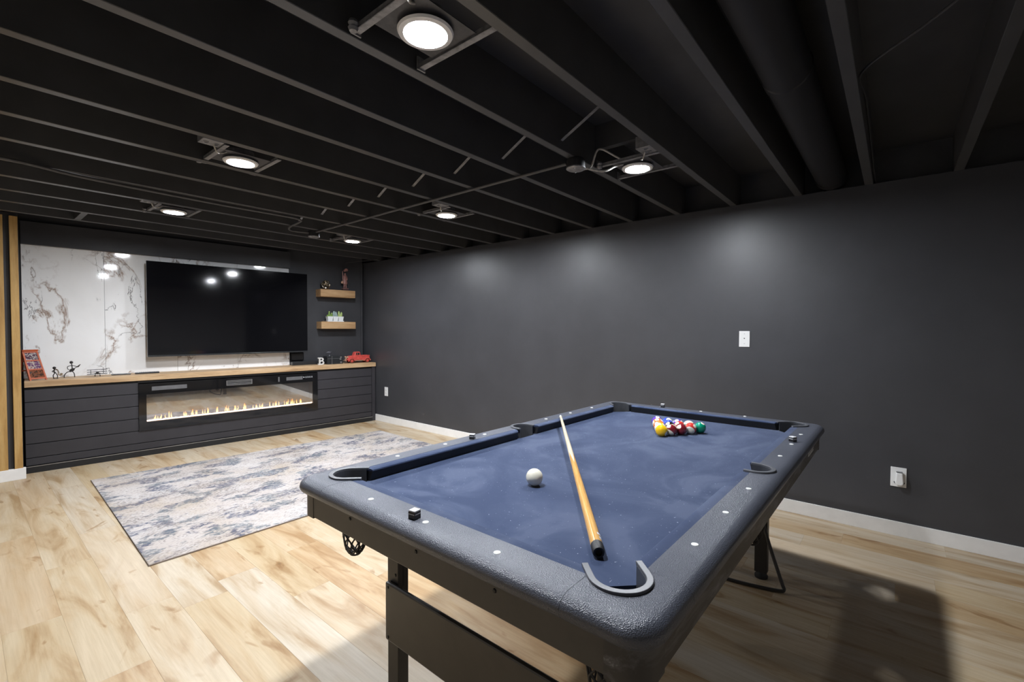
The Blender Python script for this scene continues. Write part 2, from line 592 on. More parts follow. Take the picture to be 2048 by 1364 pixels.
def build_floor():
    sub = MB().box(XL, 0.0, YN, 4.78, -0.06, -0.012).obj('floor', M['black'])
    struct(sub)
    random.seed(4)
    cache = {}

    def mesh_for(w, l):
        key = (round(w, 3), round(l, 3))
        if key not in cache:
            o = MB().box(-w / 2 + 0.0001, w / 2 - 0.0001, -l / 2 + 0.0001, l / 2 - 0.0001, -0.014, 0.0).obj('plank', M['floor'], bevel=0.0005, seg=1)
            cache[key] = o.data
            bpy.data.objects.remove(o)
        return cache[key]
    n = int(round(-XL / PW))
    # end joints seen in the photograph: column index -> y of one joint
    seen = {1: -1.125, 3: -1.526, 4: -1.373}
    for i in range(n):
        x = -0.003 - PW * (i + 0.5)
        off = (seen[i] - YN) % PL if i in seen else random.choice([0.0, 0.31, 0.62, 0.92]) + random.uniform(0, 0.25)
        y = YN - PL + off % PL
        while y < 4.70:
            a, b = max(y, YN), min(y + PL, 4.70)
            y += PL
            if b - a < 0.05: continue
            w = PW if x - PW / 2 > XL else PW
            o = bpy.data.objects.new('plank', mesh_for(w, b - a))
            COL.objects.link(o)
            o.parent = sub
            o.location = (x, (a + b) / 2, 0)


build_floor()

# right wall with its baseboard, rim board above the wall plate
wr = struct(MB().box(0, 0.12, YN, 4.60, -0.06, H).obj('wall_right', M['wall']))
struct(MB().box(-0.013, 0.0, YN, 4.165, 0.0, 0.088).obj('baseboard_right', M['base'], bevel=0.002))
struct(MB().box(0.12, 0.15, YN, 4.75, H - 0.02, H + 0.235).obj('trim_1', M['deck']))
# walls out of the frame that close the room
struct(MB().box(XL - 0.1, XL, YN, 4.9, -0.06, H + 0.235).obj('wall_left', M['pale']))
struct(MB().box(XL - 0.1, 0.15, YN - 0.1, YN, -0.06, H + 0.235).obj('wall_front', M['pale']))
struct(MB().box(XL, XL + 0.013, YN + 0.013, 4.22, 0, 0.088).obj('baseboard_left', M['base']))
struct(MB().box(XL, 0.0, YN, YN + 0.013, 0, 0.088).obj('baseboard_front', M['base']))

# TV wall, its right-hand trim board and the soffit above the marble
wb = struct(MB().box(-3.70, -0.035, DW, DW + 0.10, -0.06, H + 0.235, ).obj('wall_back', M['tvwall'], M=TVM))
struct(MB().box(-0.062, -0.037, DW - 0.014, DW, 0.80, H).obj('trim_2', M['tvwall'], M=TVM, bevel=0.002))
struct(MB().box(-3.335, -1.028, DW - 0.055, DW + 0.001, 2.014, H + 0.03).obj('trim_3', M['tvwall'], M=TVM, bevel=0.002))

# short return wall with vertical slats
SX, SY = -3.345, 4.235
wsl = struct(MB().box(XL, SX - 0.012, SY + 0.030, 4.90, -0.06, H + 0.02).obj('wall_back_left', M['tvwall']))
slat_mesh = None
for k in range(14):
    x1 = SX - 0.016 - k * 0.0835
    if slat_mesh is None:
        o = MB().box(-0.024, 0.024, 0.0, 0.031, 0.0, 2.092).obj('slat', M['slat'], wsl, bevel=0.002)
        slat_mesh = o.data
    else:
        o = bpy.data.objects.new('slat', slat_mesh); COL.objects.link(o); o.parent = wsl
    o.location = (x1 - 0.024, SY, 0.090)
struct(MB().box(XL + 0.013, SX, SY - 0.006, SY + 0.032, 0.0, 0.094).obj('baseboard_back', M['base'], bevel=0.003))

# ceiling deck and joists
deck = struct(MB().box(XL - 0.1, 0.15, YN - 0.1, 4.95, H + 0.235, H + 0.26).obj('ceiling', M['deck']))
JY = {-4: -1.614, -3: -1.204, -2: -0.821, -1: -0.408, 0: 0.005, 1: 0.406, 2: 0.803, 3: 1.212, 4: 1.616, 5: 2.018, 6: 2.435, 7: 2.834, 8: 3.253, 9: 3.670, 10: 4.075,
      -5: -2.03, -6: -2.44, -7: -2.84}
JT = 0.022
jm = None
for i, y in JY.items():
    if jm is None:
        o = MB().box(XL, 0.12, -JT, JT, H, H + 0.237).obj('joist', M['joist'], deck, bevel=0.002, seg=1)
        jm = o.data
    else:
        o = bpy.data.objects.new('joist', jm); COL.objects.link(o); o.parent = deck
    o.location = (0, y, 0)
# blocking between joists seen near the slat wall and near the front lamp
for (x, i, j, t) in ((-3.02, 9, 10, 0.02), (-1.34, -1, 0, 0.02)):
    o = MB().box(x - t, x + t, JY[i] + JT, JY[j] - JT, H + (0.002 if x < -2 else 0.10), H + 0.235).obj('blocking', M['joist'], deck)

# ------------------------------------------------------------------ recessed lamps hung between the joists
LAMPS = [(-2.748, -0.208, 'white ceiling disc lamp above the end of the pool table with no rack'),
         (-1.195, -0.199, 'white ceiling disc lamp wired to the round junction box'),
         (-2.672, 1.465, 'white ceiling disc lamp with oval wooden-edged trim over the floor beside the rug'),
         (-2.577, 3.080, 'white ceiling disc lamp over the rug end near the slat wall'),
         (-1.143, 1.466, 'white ceiling disc lamp beside the middle of the straight cable run'),
         (-1.013, 3.071, 'white ceiling disc lamp over the rug end near the charcoal side wall')]


def make_lamp():
    t = thing('ceiling_lamp', '', 'lamp')
    trim = MB().lathe([(0.063, -0.004), (0.068, -0.009), (0.083, -0.007), (0.087, 0.0), (0.083, 0.003), (0.063, 0.003)], 40)
    trim.bm.faces.ensure_lookup_table()
    trim.obj('trim_ring', M['white'], t, smooth=True)
    MB().lathe([(0.0, -0.006), (0.055, -0.006), (0.0635, -0.004), (0.0635, 0.002), (0, 0.002)], 40).obj('lens', M['lens'], t, smooth=True)
    MB().lathe([(0.0, 0.055), (0.066, 0.055), (0.072, 0.003), (0, 0.003)], 28).obj('housing', M['galv'], t, smooth=True)
    MB().box(-0.125, 0.125, -0.105, 0.105, 0.012, 0.015).obj('mounting_plate', M['plate'], t)
    for x in (-0.13, 0.13):
        b = MB().box(x - 0.012, x + 0.012, -0.183, 0.183, 0.006, 0.010)
        b.box(x - 0.012, x - 0.009, -0.183, 0.183, 0.006, 0.022)
        b.obj('hanger_bar', M['galv'], t)
        MB().box(x - 0.018, x + 0.018, 0.178, 0.184, 0.0, 0.045).obj('bar_foot', M['galv'], t)
    j = MB().box(-0.235, -0.135, -0.182, -0.095, 0.012, 0.075).obj('junction_box', M['galv'], t, bevel=0.003)
    for dx in (-0.21, -0.165):
        MB().lathe([(0.009, 0.0), (0.013, 0.0), (0.013, 0.004), (0.009, 0.004)], 14, Matrix.Translation((dx, -0.14, 0.009))).obj('knockout', M['grey_metal'], j)
    k = MB().lathe([(0, -0.018), (0.012, -0.016), (0.016, -0.006), (0.010, 0.0), (0.016, 0.008), (0.012, 0.018), (0, 0.02)], 12, Matrix.Translation((-0.155, 0.155, 0.006)))
    k.obj('wing_nut', M['galv'], t, smooth=True)
    p = smooth_path([(-0.17, -0.12, 0.012), (-0.15, -0.10, -0.012), (-0.12, -0.075, -0.004), (-0.09, -0.06, 0.014)], 5)
    MB().tube(p, 0.004, 6).obj('lead_wire', M['wirelight'], t, smooth=True)
    return t


lamp0 = make_lamp()
for i, (x, y, lab) in enumerate(LAMPS):
    t = lamp0 if i == 0 else copy_tree(lamp0)
    t.location = (x, y, H + 0.002)
    tag(t, lab, 'lamp', 'ceiling disc lamps')

# ------------------------------------------------------------------ ceiling wiring and duct
# steel bridging straps, one per bay, from the top of one joist to the foot of the next
for i in range(-1, 7):
    y0, y1 = JY[i] + JT, JY[i + 1] - JT
    p = smooth_path([(-1.70, y0, H + 0.225), (-1.70, y0 + (y1 - y0) * 0.35, H + 0.165), (-1.70, y0 + (y1 - y0) * 0.7, H + 0.10), (-1.70, y1, H + 0.045)], 4)
    b = MB()
    va = [b.bm.verts.new((q.x - 0.010, q.y, q.z)) for q in p]; vb = [b.bm.verts.new((q.x + 0.010, q.y, q.z)) for q in p]
    vc = [b.bm.verts.new((q.x + 0.010, q.y, q.z + 0.002)) for q in p]; vd = [b.bm.verts.new((q.x - 0.010, q.y, q.z + 0.002)) for q in p]
    for k in range(len(p) - 1):
        for u_, v_ in ((va, vb), (vb, vc), (vc, vd), (vd, va)):
            b.bm.faces.new((u_[k], v_[k], v_[k + 1], u_[k + 1]))
    b.obj('bridging_strap', M['galv'], deck)
# flat cable clipped under the joists between the two round boxes
zc = H - 0.011
c1 = [(-1.535, 0.06, zc), (-1.53, 0.8, zc), (-1.525, 1.6, zc), (-1.515, 2.4, zc), (-1.51, 2.87, zc)]
tag(MB().tube(smooth_path(c1, 6), 0.011, 8, flat=0.75).obj('straight_cable', M['cable'], smooth=True), 'thick grey cable clipped straight across the joists between two round boxes', 'cable')
c2 = [(-5.38, 2.30, zc), (-4.4, 2.32, zc), (-3.53, 2.36, zc), (-3.18, 2.45, zc), (-2.47, 2.49, zc), (-1.95, 2.475, zc), (-1.84, 2.50, zc - 0.004), (-1.80, 2.62, zc), (-1.78, 2.82, zc - 0.004), (-1.72, 2.93, zc - 0.012), (-1.56, 2.925, zc - 0.008)]
tag(MB().tube(smooth_path(c2, 6), 0.009, 8).obj('bent_cable', M['cable'], smooth=True), 'grey cable running along one joist then bending twice into a round box', 'cable')


def round_box(loc, label):
    t = thing('junction_box', label, 'junction box', loc)
    MB().lathe([(0, 0.035), (0.046, 0.035), (0.050, 0.030), (0.050, -0.012), (0.046, -0.016)], 24).obj('box_body', M['duct'], t, smooth=True)
    MB().lathe([(0.0, -0.022), (0.044, -0.021), (0.052, -0.016), (0.052, -0.011), (0, -0.011)], 24).obj('cover_plate', M['galv'], t, smooth=True)
    for a in (0.6, 3.6):
        MB().lathe([(0, -0.027), (0.004, -0.026), (0.005, -0.020), (0, -0.020)], 8, Matrix.Translation((0.034 * math.cos(a), 0.034 * math.sin(a), 0))).obj('cover_screw', M['grey_metal'], t)
    return t


round_box((-1.535, 0.0, H - 0.035), 'round junction box beside the lamp with the looped white wires')
round_box((-1.51, 2.92, H - 0.035), 'round junction box where the bent cable ends')
w1 = [(-1.49, -0.02, H - 0.035), (-1.44, -0.06, H - 0.045), (-1.39, -0.10, H - 0.045), (-1.33, -0.13, H - 0.01), (-1.28, -0.15, H + 0.01)]
w2 = [(-1.49, -0.01, H - 0.045), (-1.46, -0.05, H - 0.03), (-1.47, -0.09, H + 0.04), (-1.44, -0.11, H + 0.055), (-1.36, -0.15, H + 0.03), (-1.26, -0.17, H + 0.02)]
tag(MB().tube(smooth_path(w1, 6), 0.006, 8).obj('lamp_wire', M['wirelight'], smooth=True), 'short pale wire bent low from the round box to the lamp', 'wire', None)
tag(MB().tube(smooth_path(w2, 6), 0.005, 8).obj('lamp_wire', M['wirelight'], smooth=True), 'pale wire arching up in a loop above the round box', 'wire', None)
# duct between two joists
dt = thing('air_duct', 'round matte black air duct running between two joists', 'duct', (0, -1.005, H + 0.092))
MX = Matrix.Rotation(PI / 2, 4, 'Y')
MB().lathe([(0.086, -4.5), (0.086, -0.02)], 32, MX).obj('duct_pipe', M['duct'], dt, smooth=True)
MB().lathe([(0.088, -0.06), (0.0895, -0.055), (0.0895, 0.05), (0.080, 0.085), (0, 0.10)], 32, MX).obj('end_collar', M['duct'], dt, smooth=True)
MB().lathe([(0.086, -1.62), (0.090, -1.615), (0.090, -1.56), (0.086, -1.555)], 32, MX).obj('duct_seam', M['duct'], dt, smooth=True)
M['dark_cable'] = plain('black_cable', (0.045, 0.045, 0.048), 0.5, var=0.15)
c3 = [(-1.95, -1.58, H + 0.05), (-1.72, -1.41, H + 0.05), (-1.52, -1.235, H + 0.04), (-1.1, -1.232, H + 0.10), (-0.4, -1.232, H + 0.06), (0.09, -1.232, H + 0.02)]
tag(MB().tube(smooth_path(c3, 6), 0.005, 8).obj('slack_cable', M['dark_cable'], smooth=True), 'thin black cable hanging slack along the joist beside the duct', 'cable')
e = [tv(0.30, DW - 0.012, 2.165), tv(0.20, 0.02, 2.172), (-0.02 - 0.10, 3.93, 2.18)]
tag(MB().tube([tuple(p) for p in e], 0.005, 6).obj('wall_cable', M['dark_cable'], smooth=True), 'short dark cable from the shelf wall up to the joists', 'cable')

# ------------------------------------------------------------------ TV wall: marble panels
def tvthing(name, label, cat, s, d, z, group=None, rz=0.0):
    return thing(name, label, cat, tv(s, d, z), TVR + rz, group)


mt = tvthing('marble_cladding', 'polished white marble panels with brown veins behind the television', 'wall cladding', 2.19, DW, 0.80)
for k, (a, b) in enumerate(((3.335, 2.777), (2.775, 2.192), (2.190, 1.609), (1.607, 1.032))):
    o = MB().box(-(a - b) / 2, (a - b) / 2, -0.012, -0.0005, 0.0, 1.214).obj('panel', M['marble'], mt, bevel=0.0008, seg=1)
    o.location = (2.19 - (a + b) / 2, 0, 0.0034)

# television
t = tvthing('television', 'large flat black television mounted on the marble', 'television', 1.663, 0.135, 1.4615)
W2, H2 = 0.802, 0.487
MB().box(-W2, W2, 0.0, 0.022, -H2, H2).obj('bezel', M['gloss'], t, bevel=0.002)
MB().box(-W2 + 0.006, W2 - 0.006, -0.0012, 0.0, -H2 + 0.014, H2 - 0.006).obj('screen', M['screen'], t)
MB().box(-W2 + 0.002, W2 - 0.002, -0.004, 0.012, -H2 - 0.004, -H2 + 0.011).obj('bottom_edge', M['trunk'], t, bevel=0.001)
MB().box(-0.55, 0.55, 0.022, 0.060, -0.36, 0.30).obj('rear_housing', M['black'], t, bevel=0.006)
MB().box(-0.30, 0.30, 0.060, DW - 0.135 - 0.0125, -0.18, 0.18).obj('wall_bracket', M['black'], t)

# floating shelves
def shelf(s0, s1, z0, z1, label):
    t = tvthing('floating_shelf', label, 'shelf', (s0 + s1) / 2, DW, z0)
    w = (s1 - s0) / 2
    h = z1 - z0
    MB().box(-w, w, -0.150, -0.134, 0, h).obj('front_board', M['shelf'], t, bevel=0.0015)
    MB().box(-w, w, -0.134, 0.0, h - 0.016, h - 0.0002).obj('top_board', M['shelf'], t)
    MB().box(-w, w, -0.134, 0.0, 0.0002, 0.016).obj('bottom_board', M['shelf'], t)
    for sx in (-1, 1):
        MB().box(min(sx * w, sx * (w - 0.016)), max(sx * w, sx * (w - 0.016)), -0.134, 0.0, 0.016, h - 0.016).obj('end_board', M['shelf'], t)
    return t


shelf(0.217, 0.690, 1.682, 1.777, 'chunky wooden floating shelf holding the metal knot and carved figure')
shelf(0.214, 0.684, 1.264, 1.357, 'chunky wooden floating shelf holding the row of cactus pots')

# ------------------------------------------------------------------ console under the television
CS = 3.330                     # console length
ZT0, ZT1 = 0.748, 0.803        # worktop
con = tvthing('media_console', 'long charcoal shiplap console built in under the wooden worktop', 'cabinet', 0.0, 0.0, 0.0)
ca = MB()
ca.box(-CS, -2.565, 0.016, DW - 0.001, 0.06, ZT0 - 0.0005)
ca.box(-0.795, -0.002, 0.016, DW - 0.001, 0.06, ZT0 - 0.0005)
ca.box(-2.565, -0.795, 0.016, DW - 0.001, 0.06, 0.245)
ca.box(-2.565, -0.795, 0.20, DW - 0.001, 0.245, ZT0 - 0.0005)
ca.box(-2.565, -0.795, 0.005, 0.20, 0.722, ZT0 - 0.0005)
ca.obj('carcass', M['black'], con)
lines = [0.061, 0.129, 0.251, 0.373, 0.495, 0.617, 0.728]
FL, FR = 2.560, 0.800
for k in range(6):
    z0, z1 = lines[k] + 0.003, lines[k + 1] - 0.003
    spans = [(CS, 0.054)] if k < 2 else [(CS, FL + 0.001), (FR - 0.001, 0.054)]
    for a, b in spans:
        o = MB().box(-(a - b) / 2, (a - b) / 2, 0.0, 0.016, z0, z1).obj('shiplap_board', M['ship'], con, bevel=0.002)
        o.location = (-(a + b) / 2, 0, 0)
MB().box(-0.050, -0.002, -0.008, 0.016, 0.0, ZT0 - 0.001).obj('end_stile', M['ship'], con, bevel=0.002)
MB().box(-CS, -0.050, -0.014, 0.10, 0.0, 0.058).obj('toe_board', M['black'], con, bevel=0.002)
MB().box(-CS, -0.050, -0.0165, -0.0135, 0.054, 0.060).obj('toe_edge', M['grey_metal'], con)
wt = MB().box(-CS, 0.0, -0.022, DW - 0.0005, ZT0, ZT1).obj('worktop', M['counter'], M=None, bevel=0.003)
wt.location = C0; wt.rotation_euler = (0, 0, TVR)
tag(wt, 'long light pine worktop on top of the charcoal console', 'worktop')

# fireplace
fp = tvthing('electric_fireplace', 'wide linear electric fireplace with black glass frame set in the console', 'fireplace', 1.68, 0.0, 0.25)
FH = 0.465
fw2 = 0.88
ox0, ox1, oz0, oz1 = -0.820, 0.820, 0.086, 0.356
fr = MB()
fr.box(-fw2, fw2, -0.012, 0.004, 0.0, oz0)
fr.box(-fw2, fw2, -0.012, 0.004, oz1, FH)
fr.box(-fw2, ox0, -0.012, 0.004, oz0, oz1)
fr.box(ox1, fw2, -0.012, 0.004, oz0, oz1)
fr.obj('glass_frame', M['fpframe'], fp)


def glass_mat():
    m = bpy.data.materials.new('fireplace_glass')
    m.use_nodes = True
    nt = m.node_tree; nt.nodes.clear()
    tr = nd(nt, 'ShaderNodeBsdfTransparent'); gl = nd(nt, 'ShaderNodeBsdfGlossy', i_Roughness=0.015)
    gl.inputs['Color'].default_value = (0.95, 0.95, 0.95, 1)
    mx = nd(nt, 'ShaderNodeMixShader'); mx.inputs[0].default_value = 0.22
    o = nd(nt, 'ShaderNodeOutputMaterial')
    nt.links.new(tr.outputs[0], mx.inputs[1]); nt.links.new(gl.outputs[0], mx.inputs[2]); nt.links.new(mx.outputs[0], o.inputs['Surface'])
    return m


M['glass'] = glass_mat()
M['firebox'] = plain('grey_firebox', (0.11, 0.11, 0.115), 0.35, var=0.3, vscale=5)
M['ember'] = emit('glowing_crystals', (1.0, 0.72, 0.55), 0.35)
MB().box(ox0, ox1, -0.006, -0.003, oz0, oz1).obj('glass_pane', M['glass'], fp)
fb = MB()
fb.poly([(ox0, 0.11, oz0), (ox1, 0.11, oz0), (ox1, 0.11, oz1), (ox0, 0.11, oz1)], [(0, 1, 2, 3)])
fb.poly([(ox0, 0.004, oz0), (ox0, 0.11, oz0), (ox0, 0.11, oz1), (ox0, 0.004, oz1)], [(0, 1, 2, 3)])
fb.poly([(ox1, 0.004, oz0), (ox1, 0.11, oz0), (ox1, 0.11, oz1), (ox1, 0.004, oz1)], [(0, 1, 2, 3)])
fb.poly([(ox0, 0.004, oz0), (ox1, 0.004, oz0), (ox1, 0.11, oz0), (ox0, 0.11, oz0)], [(0, 1, 2, 3)])
fb.poly([(ox0, 0.004, oz1), (ox1, 0.004, oz1), (ox1, 0.11, oz1), (ox0, 0.11, oz1)], [(0, 1, 2, 3)])
fb.obj('firebox', M['firebox'], fp)
random.seed(7)
cr = MB()
for k in range(330):
    x = ox0 + 0.006 + (ox1 - ox0 - 0.012) * (k + random.random()) / 330
    cr.box(-0.004, 0.004, -0.004, 0.004, -0.004, 0.004, Matrix.Translation((x, random.uniform(0.008, 0.022), oz0 + random.uniform(0.004, 0.009))) @ Matrix.Rotation(random.random() * 3, 4, Vector((random.random(), random.random(), 1)).normalized()))
c = cr.obj('glowing_crystals', M['ember'], fp)
c['kind'] = 'stuff'


def flame_mat():
    m = bpy.data.materials.new('flame')
    m.use_nodes = True
    nt = m.node_tree; nt.nodes.clear()
    tc = nd(nt, 'ShaderNodeTexCoord'); sp = nd(nt, 'ShaderNodeSeparateXYZ')
    nt.links.new(tc.outputs['Object'], sp.inputs[0])
    mr = nd(nt, 'ShaderNodeMapRange', i_From_Min=0.0, i_From_Max=0.085)
    nt.links.new(sp.outputs['Z'], mr.inputs['Value'])
    r = ramp(nt, [(0.0, (1.0, 0.30, 0.07)), (0.22, (1.0, 0.62, 0.22)), (0.55, (1.0, 0.36, 0.07)), (1.0, (0.75, 0.20, 0.06))])
    nt.links.new(mr.outputs[0], r.inputs['Fac'])
    e = nd(nt, 'ShaderNodeEmission', i_Strength=0.26)
    nt.links.new(r.outputs['Color'], e.inputs['Color'])
    o = nd(nt, 'ShaderNodeOutputMaterial')
    nt.links.new(e.outputs[0], o.inputs['Surface'])
    return m


M['flame'] = flame_mat()
groups = [2.405, 2.315, 2.170, 2.085, 1.985, 1.875, 1.790, 1.705, 1.610, 1.495, 1.430, 1.330, 1.255, 1.150, 1.080, 1.010]
for gs in groups:
    b = MB()
    for q in range(random.randint(4, 5)):
        dx = random.uniform(-0.030, 0.030)
        h = random.uniform(0.035, 0.085) * (1 - abs(dx) * 9)
        w = random.uniform(0.0035, 0.006)
        bend = random.uniform(-0.006, 0.006)
        b.tube([(dx, 0, 0.004), (dx + bend * 0.3, 0.001, h * 0.25), (dx + bend, 0, h * 0.6), (dx + bend * 0.6, 0, h)], [w * 0.6, w, w * 0.6, 0.0006], 6)
    b.tube([(-0.034, 0, 0.003), (0, 0.001, 0.004), (0.034, 0, 0.003)], [0.002, 0.005, 0.002], 6)
    o = b.obj('flame', M['flame'], fp, smooth=True)
    o.location = (1.68 - gs, random.uniform(0.030, 0.055), oz0 + 0.002)
# vents, light bar and touch panel along the top of the frame
def vent(s0, s1, z0, z1, nsl):
    v = MB().box(-(s0 - s1) / 2, (s0 - s1) / 2, -0.014, -0.011, z0, z1).obj('vent', M['black'], fp)
    v.location = (1.68 - (s0 + s1) / 2, 0, 0)
    w = (s0 - s1) / 2
    f = MB()
    f.box(-w, w, -0.019, -0.012, z0, z0 + 0.006); f.box(-w, w, -0.019, -0.012, z1 - 0.006, z1)
    f.box(-w, -w + 0.006, -0.019, -0.012, z0, z1); f.box(w - 0.006, w, -0.019, -0.012, z0, z1)
    f.obj('vent_frame', M['grey_metal'], v)
    for k in range(nsl):
        z = z0 + (z1 - z0) * (k + 1) / (nsl + 1)
        MB().box(-w + 0.006, w - 0.006, -0.018, -0.012, z - 0.003, z + 0.003).obj('vent_slat', M['grey_metal'], v)


vent(1.805, 1.548, 0.385, 0.440, 2)
M['panelgrey'] = plain('dim_grey_panel', (0.13, 0.13, 0.135), 0.25, var=0.2)
for a, b_, z0, z1, nm in ((2.457, 2.165, 0.392, 0.432, 'heater_outlet'), (1.268, 1.252, 0.385, 0.442, 'light_bar'), (1.175, 0.985, 0.392, 0.432, 'touch_panel')):
    MB().box(1.68 - a, 1.68 - b_, -0.0135, -0.0115, z0, z1).obj(nm, M['panelgrey'], fp)
M['icon'] = emit('panel_icons', (0.85, 0.9, 0.95), 0.10)
for k in range(5):
    x = 1.68 - 0.975 + k * 0.024
    if k == 0:
        o = MB().prism([(x, 0.412), (x + 0.014, 0.418), (x, 0.424)], -0.0138, -0.0128, 'y').obj('panel_icon', M['icon'], fp)
    else:
        b = MB()
        for (ax, az) in ((0, 0), (0.009, 0), (0, 0.012), (0.009, 0.012), (0.0045, 0.006)):
            b.box(x + ax, x + ax + 0.004, -0.0138, -0.0128, 0.410 + az, 0.413 + az)
        b.obj('panel_icon', M['icon'], fp)

# ------------------------------------------------------------------ rug
rz_ = MB()
RC = [(-3.009, 3.740), (-3.066, 1.675), (-0.420, 1.680), (-0.367, 3.537)]
rz_.prism(RC[::-1], 0.0005, 0.009)
rg = rz_.obj('area_rug', M['rug'], bevel=0.002)
tag(rg, 'large distressed cream and navy area rug on the oak floor', 'rug')
M['binding'] = plain('rug_binding', (0.22, 0.18, 0.15), 0.9, var=0.2)
MB().tube([(x, y, 0.0045) for x, y in RC], 0.0045, 6, closed=True).obj('binding', M['binding'], rg)

# ------------------------------------------------------------------ pool table
TC = Vector((-1.92401, -0.46630, 0)); TR = -0.00686815
TMW = Matrix.Translation(TC) @ Matrix.Rotation(TR, 4, 'Z')
ZR, ZC = 0.785, 0.743          # rail top and cloth height


def tw(l, w, z):
    return TMW @ Vector((l, w, z))


pt = thing('pool_table', 'folding pool table with slate blue felt and black pebbled rails', 'pool table', TC, TR)
L0, W0 = 0.985, 0.515          # where cloth meets the rail top
OFF = {'N': 0.102, 'F': 0.090, 'A': 0.097, 'B': 0.097}
RC0 = 0.34                     # fraction of the rail width where the outer corner starts to round


def rail_point(side, pos, u):
    """point on the rail plan at fraction u across its width"""
    if side == 'N': return (-L0 - OFF['N'] * u, pos)
    if side == 'F': return (L0 + OFF['F'] * u, pos)
    if side == 'A': return (pos, W0 + OFF['A'] * u)
    return (pos, -W0 - OFF['B'] * u)


# rail profile (fraction across, z)
PROF = [(0.0, ZR), (0.66, ZR)]
for k in range(1, 9):
    a = PI / 2 - k * (PI / 2 + 0.9) / 8
    PROF.append((0.66 + 0.34 * math.cos(a), ZR - 0.026 + 0.026 * math.sin(a)))
PROF += [(0.80, ZR - 0.048), (0.0, ZR - 0.048)]


def rail_mesh(stations):
    """stations: list of functions u -> (l, w)"""
    b = MB()
    rings = []
    for f in stations:
        rings.append([b.bm.verts.new((*f(u), z)) for u, z in PROF])
    n = len(PROF)
    for r0, r1 in zip(rings, rings[1:]):
        for k in range(n):
            b.bm.faces.new((r0[k], r0[(k + 1) % n], r1[(k + 1) % n], r1[k]))
    b.bm.faces.new(rings[0]); b.bm.faces.new(rings[-1][::-1])
    return b


CW, CL = 0.435, 0.895          # where the corner caps begin


def stadium(cx, cy, ang, r, arm, n=20):
    """pocket outline: round end away from the table, arms towards ang"""
    pts = []
    for k in range(n + 1):
        a = ang + PI / 2 + PI * k / n
        pts.append((cx + r * math.cos(a), cy + r * math.sin(a)))
    d = (math.cos(ang), math.sin(ang))
    p, q = pts[-1], pts[0]
    pts.append((p[0] + d[0] * arm, p[1] + d[1] * arm))
    pts.append((q[0] + d[0] * arm, q[1] + d[1] * arm))
    return pts


POCKETS = []
for sx in (-1, 1):
    for sy in (-1, 1):
        POCKETS.append((sx * 0.955, sy * 0.489, math.atan2(-sy, -sx), 0.054))
for sy in (-1, 1):
    POCKETS.append((0.0, sy * 0.520, math.atan2(-sy, 0), 0.052))
cutters = []
for cx, cy, an, r in POCKETS:
    c = MB().prism(stadium(cx, cy, an, r, 0.030 if cx == 0 else 0.045), 0.5, 1.0).obj('cutter', None)
    c.parent = pt
    cutters.append(c)
bpy.context.view_layer.update()

parts_to_cut = []
for sd, a, b_ in (('N', -CW, CW), ('F', -CW, CW)):
    o = rail_mesh([lambda u, p=p, sd=sd: rail_point(sd, p, u) for p in (a, 0.0, b_)]).obj('end_rail', M['pebble'], pt, smooth=True)
for sd in ('A', 'B'):
    o = rail_mesh([lambda u, p=p, sd=sd: rail_point(sd, p, u) for p in (-CL, 0.0, CL)]).obj('side_rail', M['pebble'], pt, smooth=True)
    parts_to_cut.append(o)


def corner_station(sx, sy, t):
    """t from 0 (end-rail side) to 1 (side-rail side)"""
    oe = OFF['N'] if sx < 0 else OFF['F']
    os_ = OFF['A']

    def f(u):
        e, s_ = oe * u, os_ * u
        ce, cs = min(e, oe * RC0), min(s_, os_ * RC0)
        re, rs = e - ce, s_ - cs
        a = t * PI / 2
        return (sx * (L0 + ce + re * math.cos(a)), sy * (W0 + cs + rs * math.sin(a)))
    return f


for sx in (-1, 1):
    for sy in (-1, 1):
        st = [lambda u, sx=sx, sy=sy: rail_point('N' if sx < 0 else 'F', sy * (CW + 0.0008), u)]
        st += [corner_station(sx, sy, k / 8) for k in range(9)]
        st += [lambda u, sx=sx, sy=sy: rail_point('A' if sy > 0 else 'B', sx * (CL + 0.0008), u)]
        b = rail_mesh(st)
        o = b.obj('corner_cap', M['pebble'], pt, smooth=True)
        parts_to_cut.append(o)
# cloth bed
bed = MB().box(-L0 + 0.001, L0 - 0.001, -W0 + 0.001, W0 - 0.001, ZC - 0.03, ZC).obj('cloth_bed', M['felt'], pt)
parts_to_cut.append(bed)
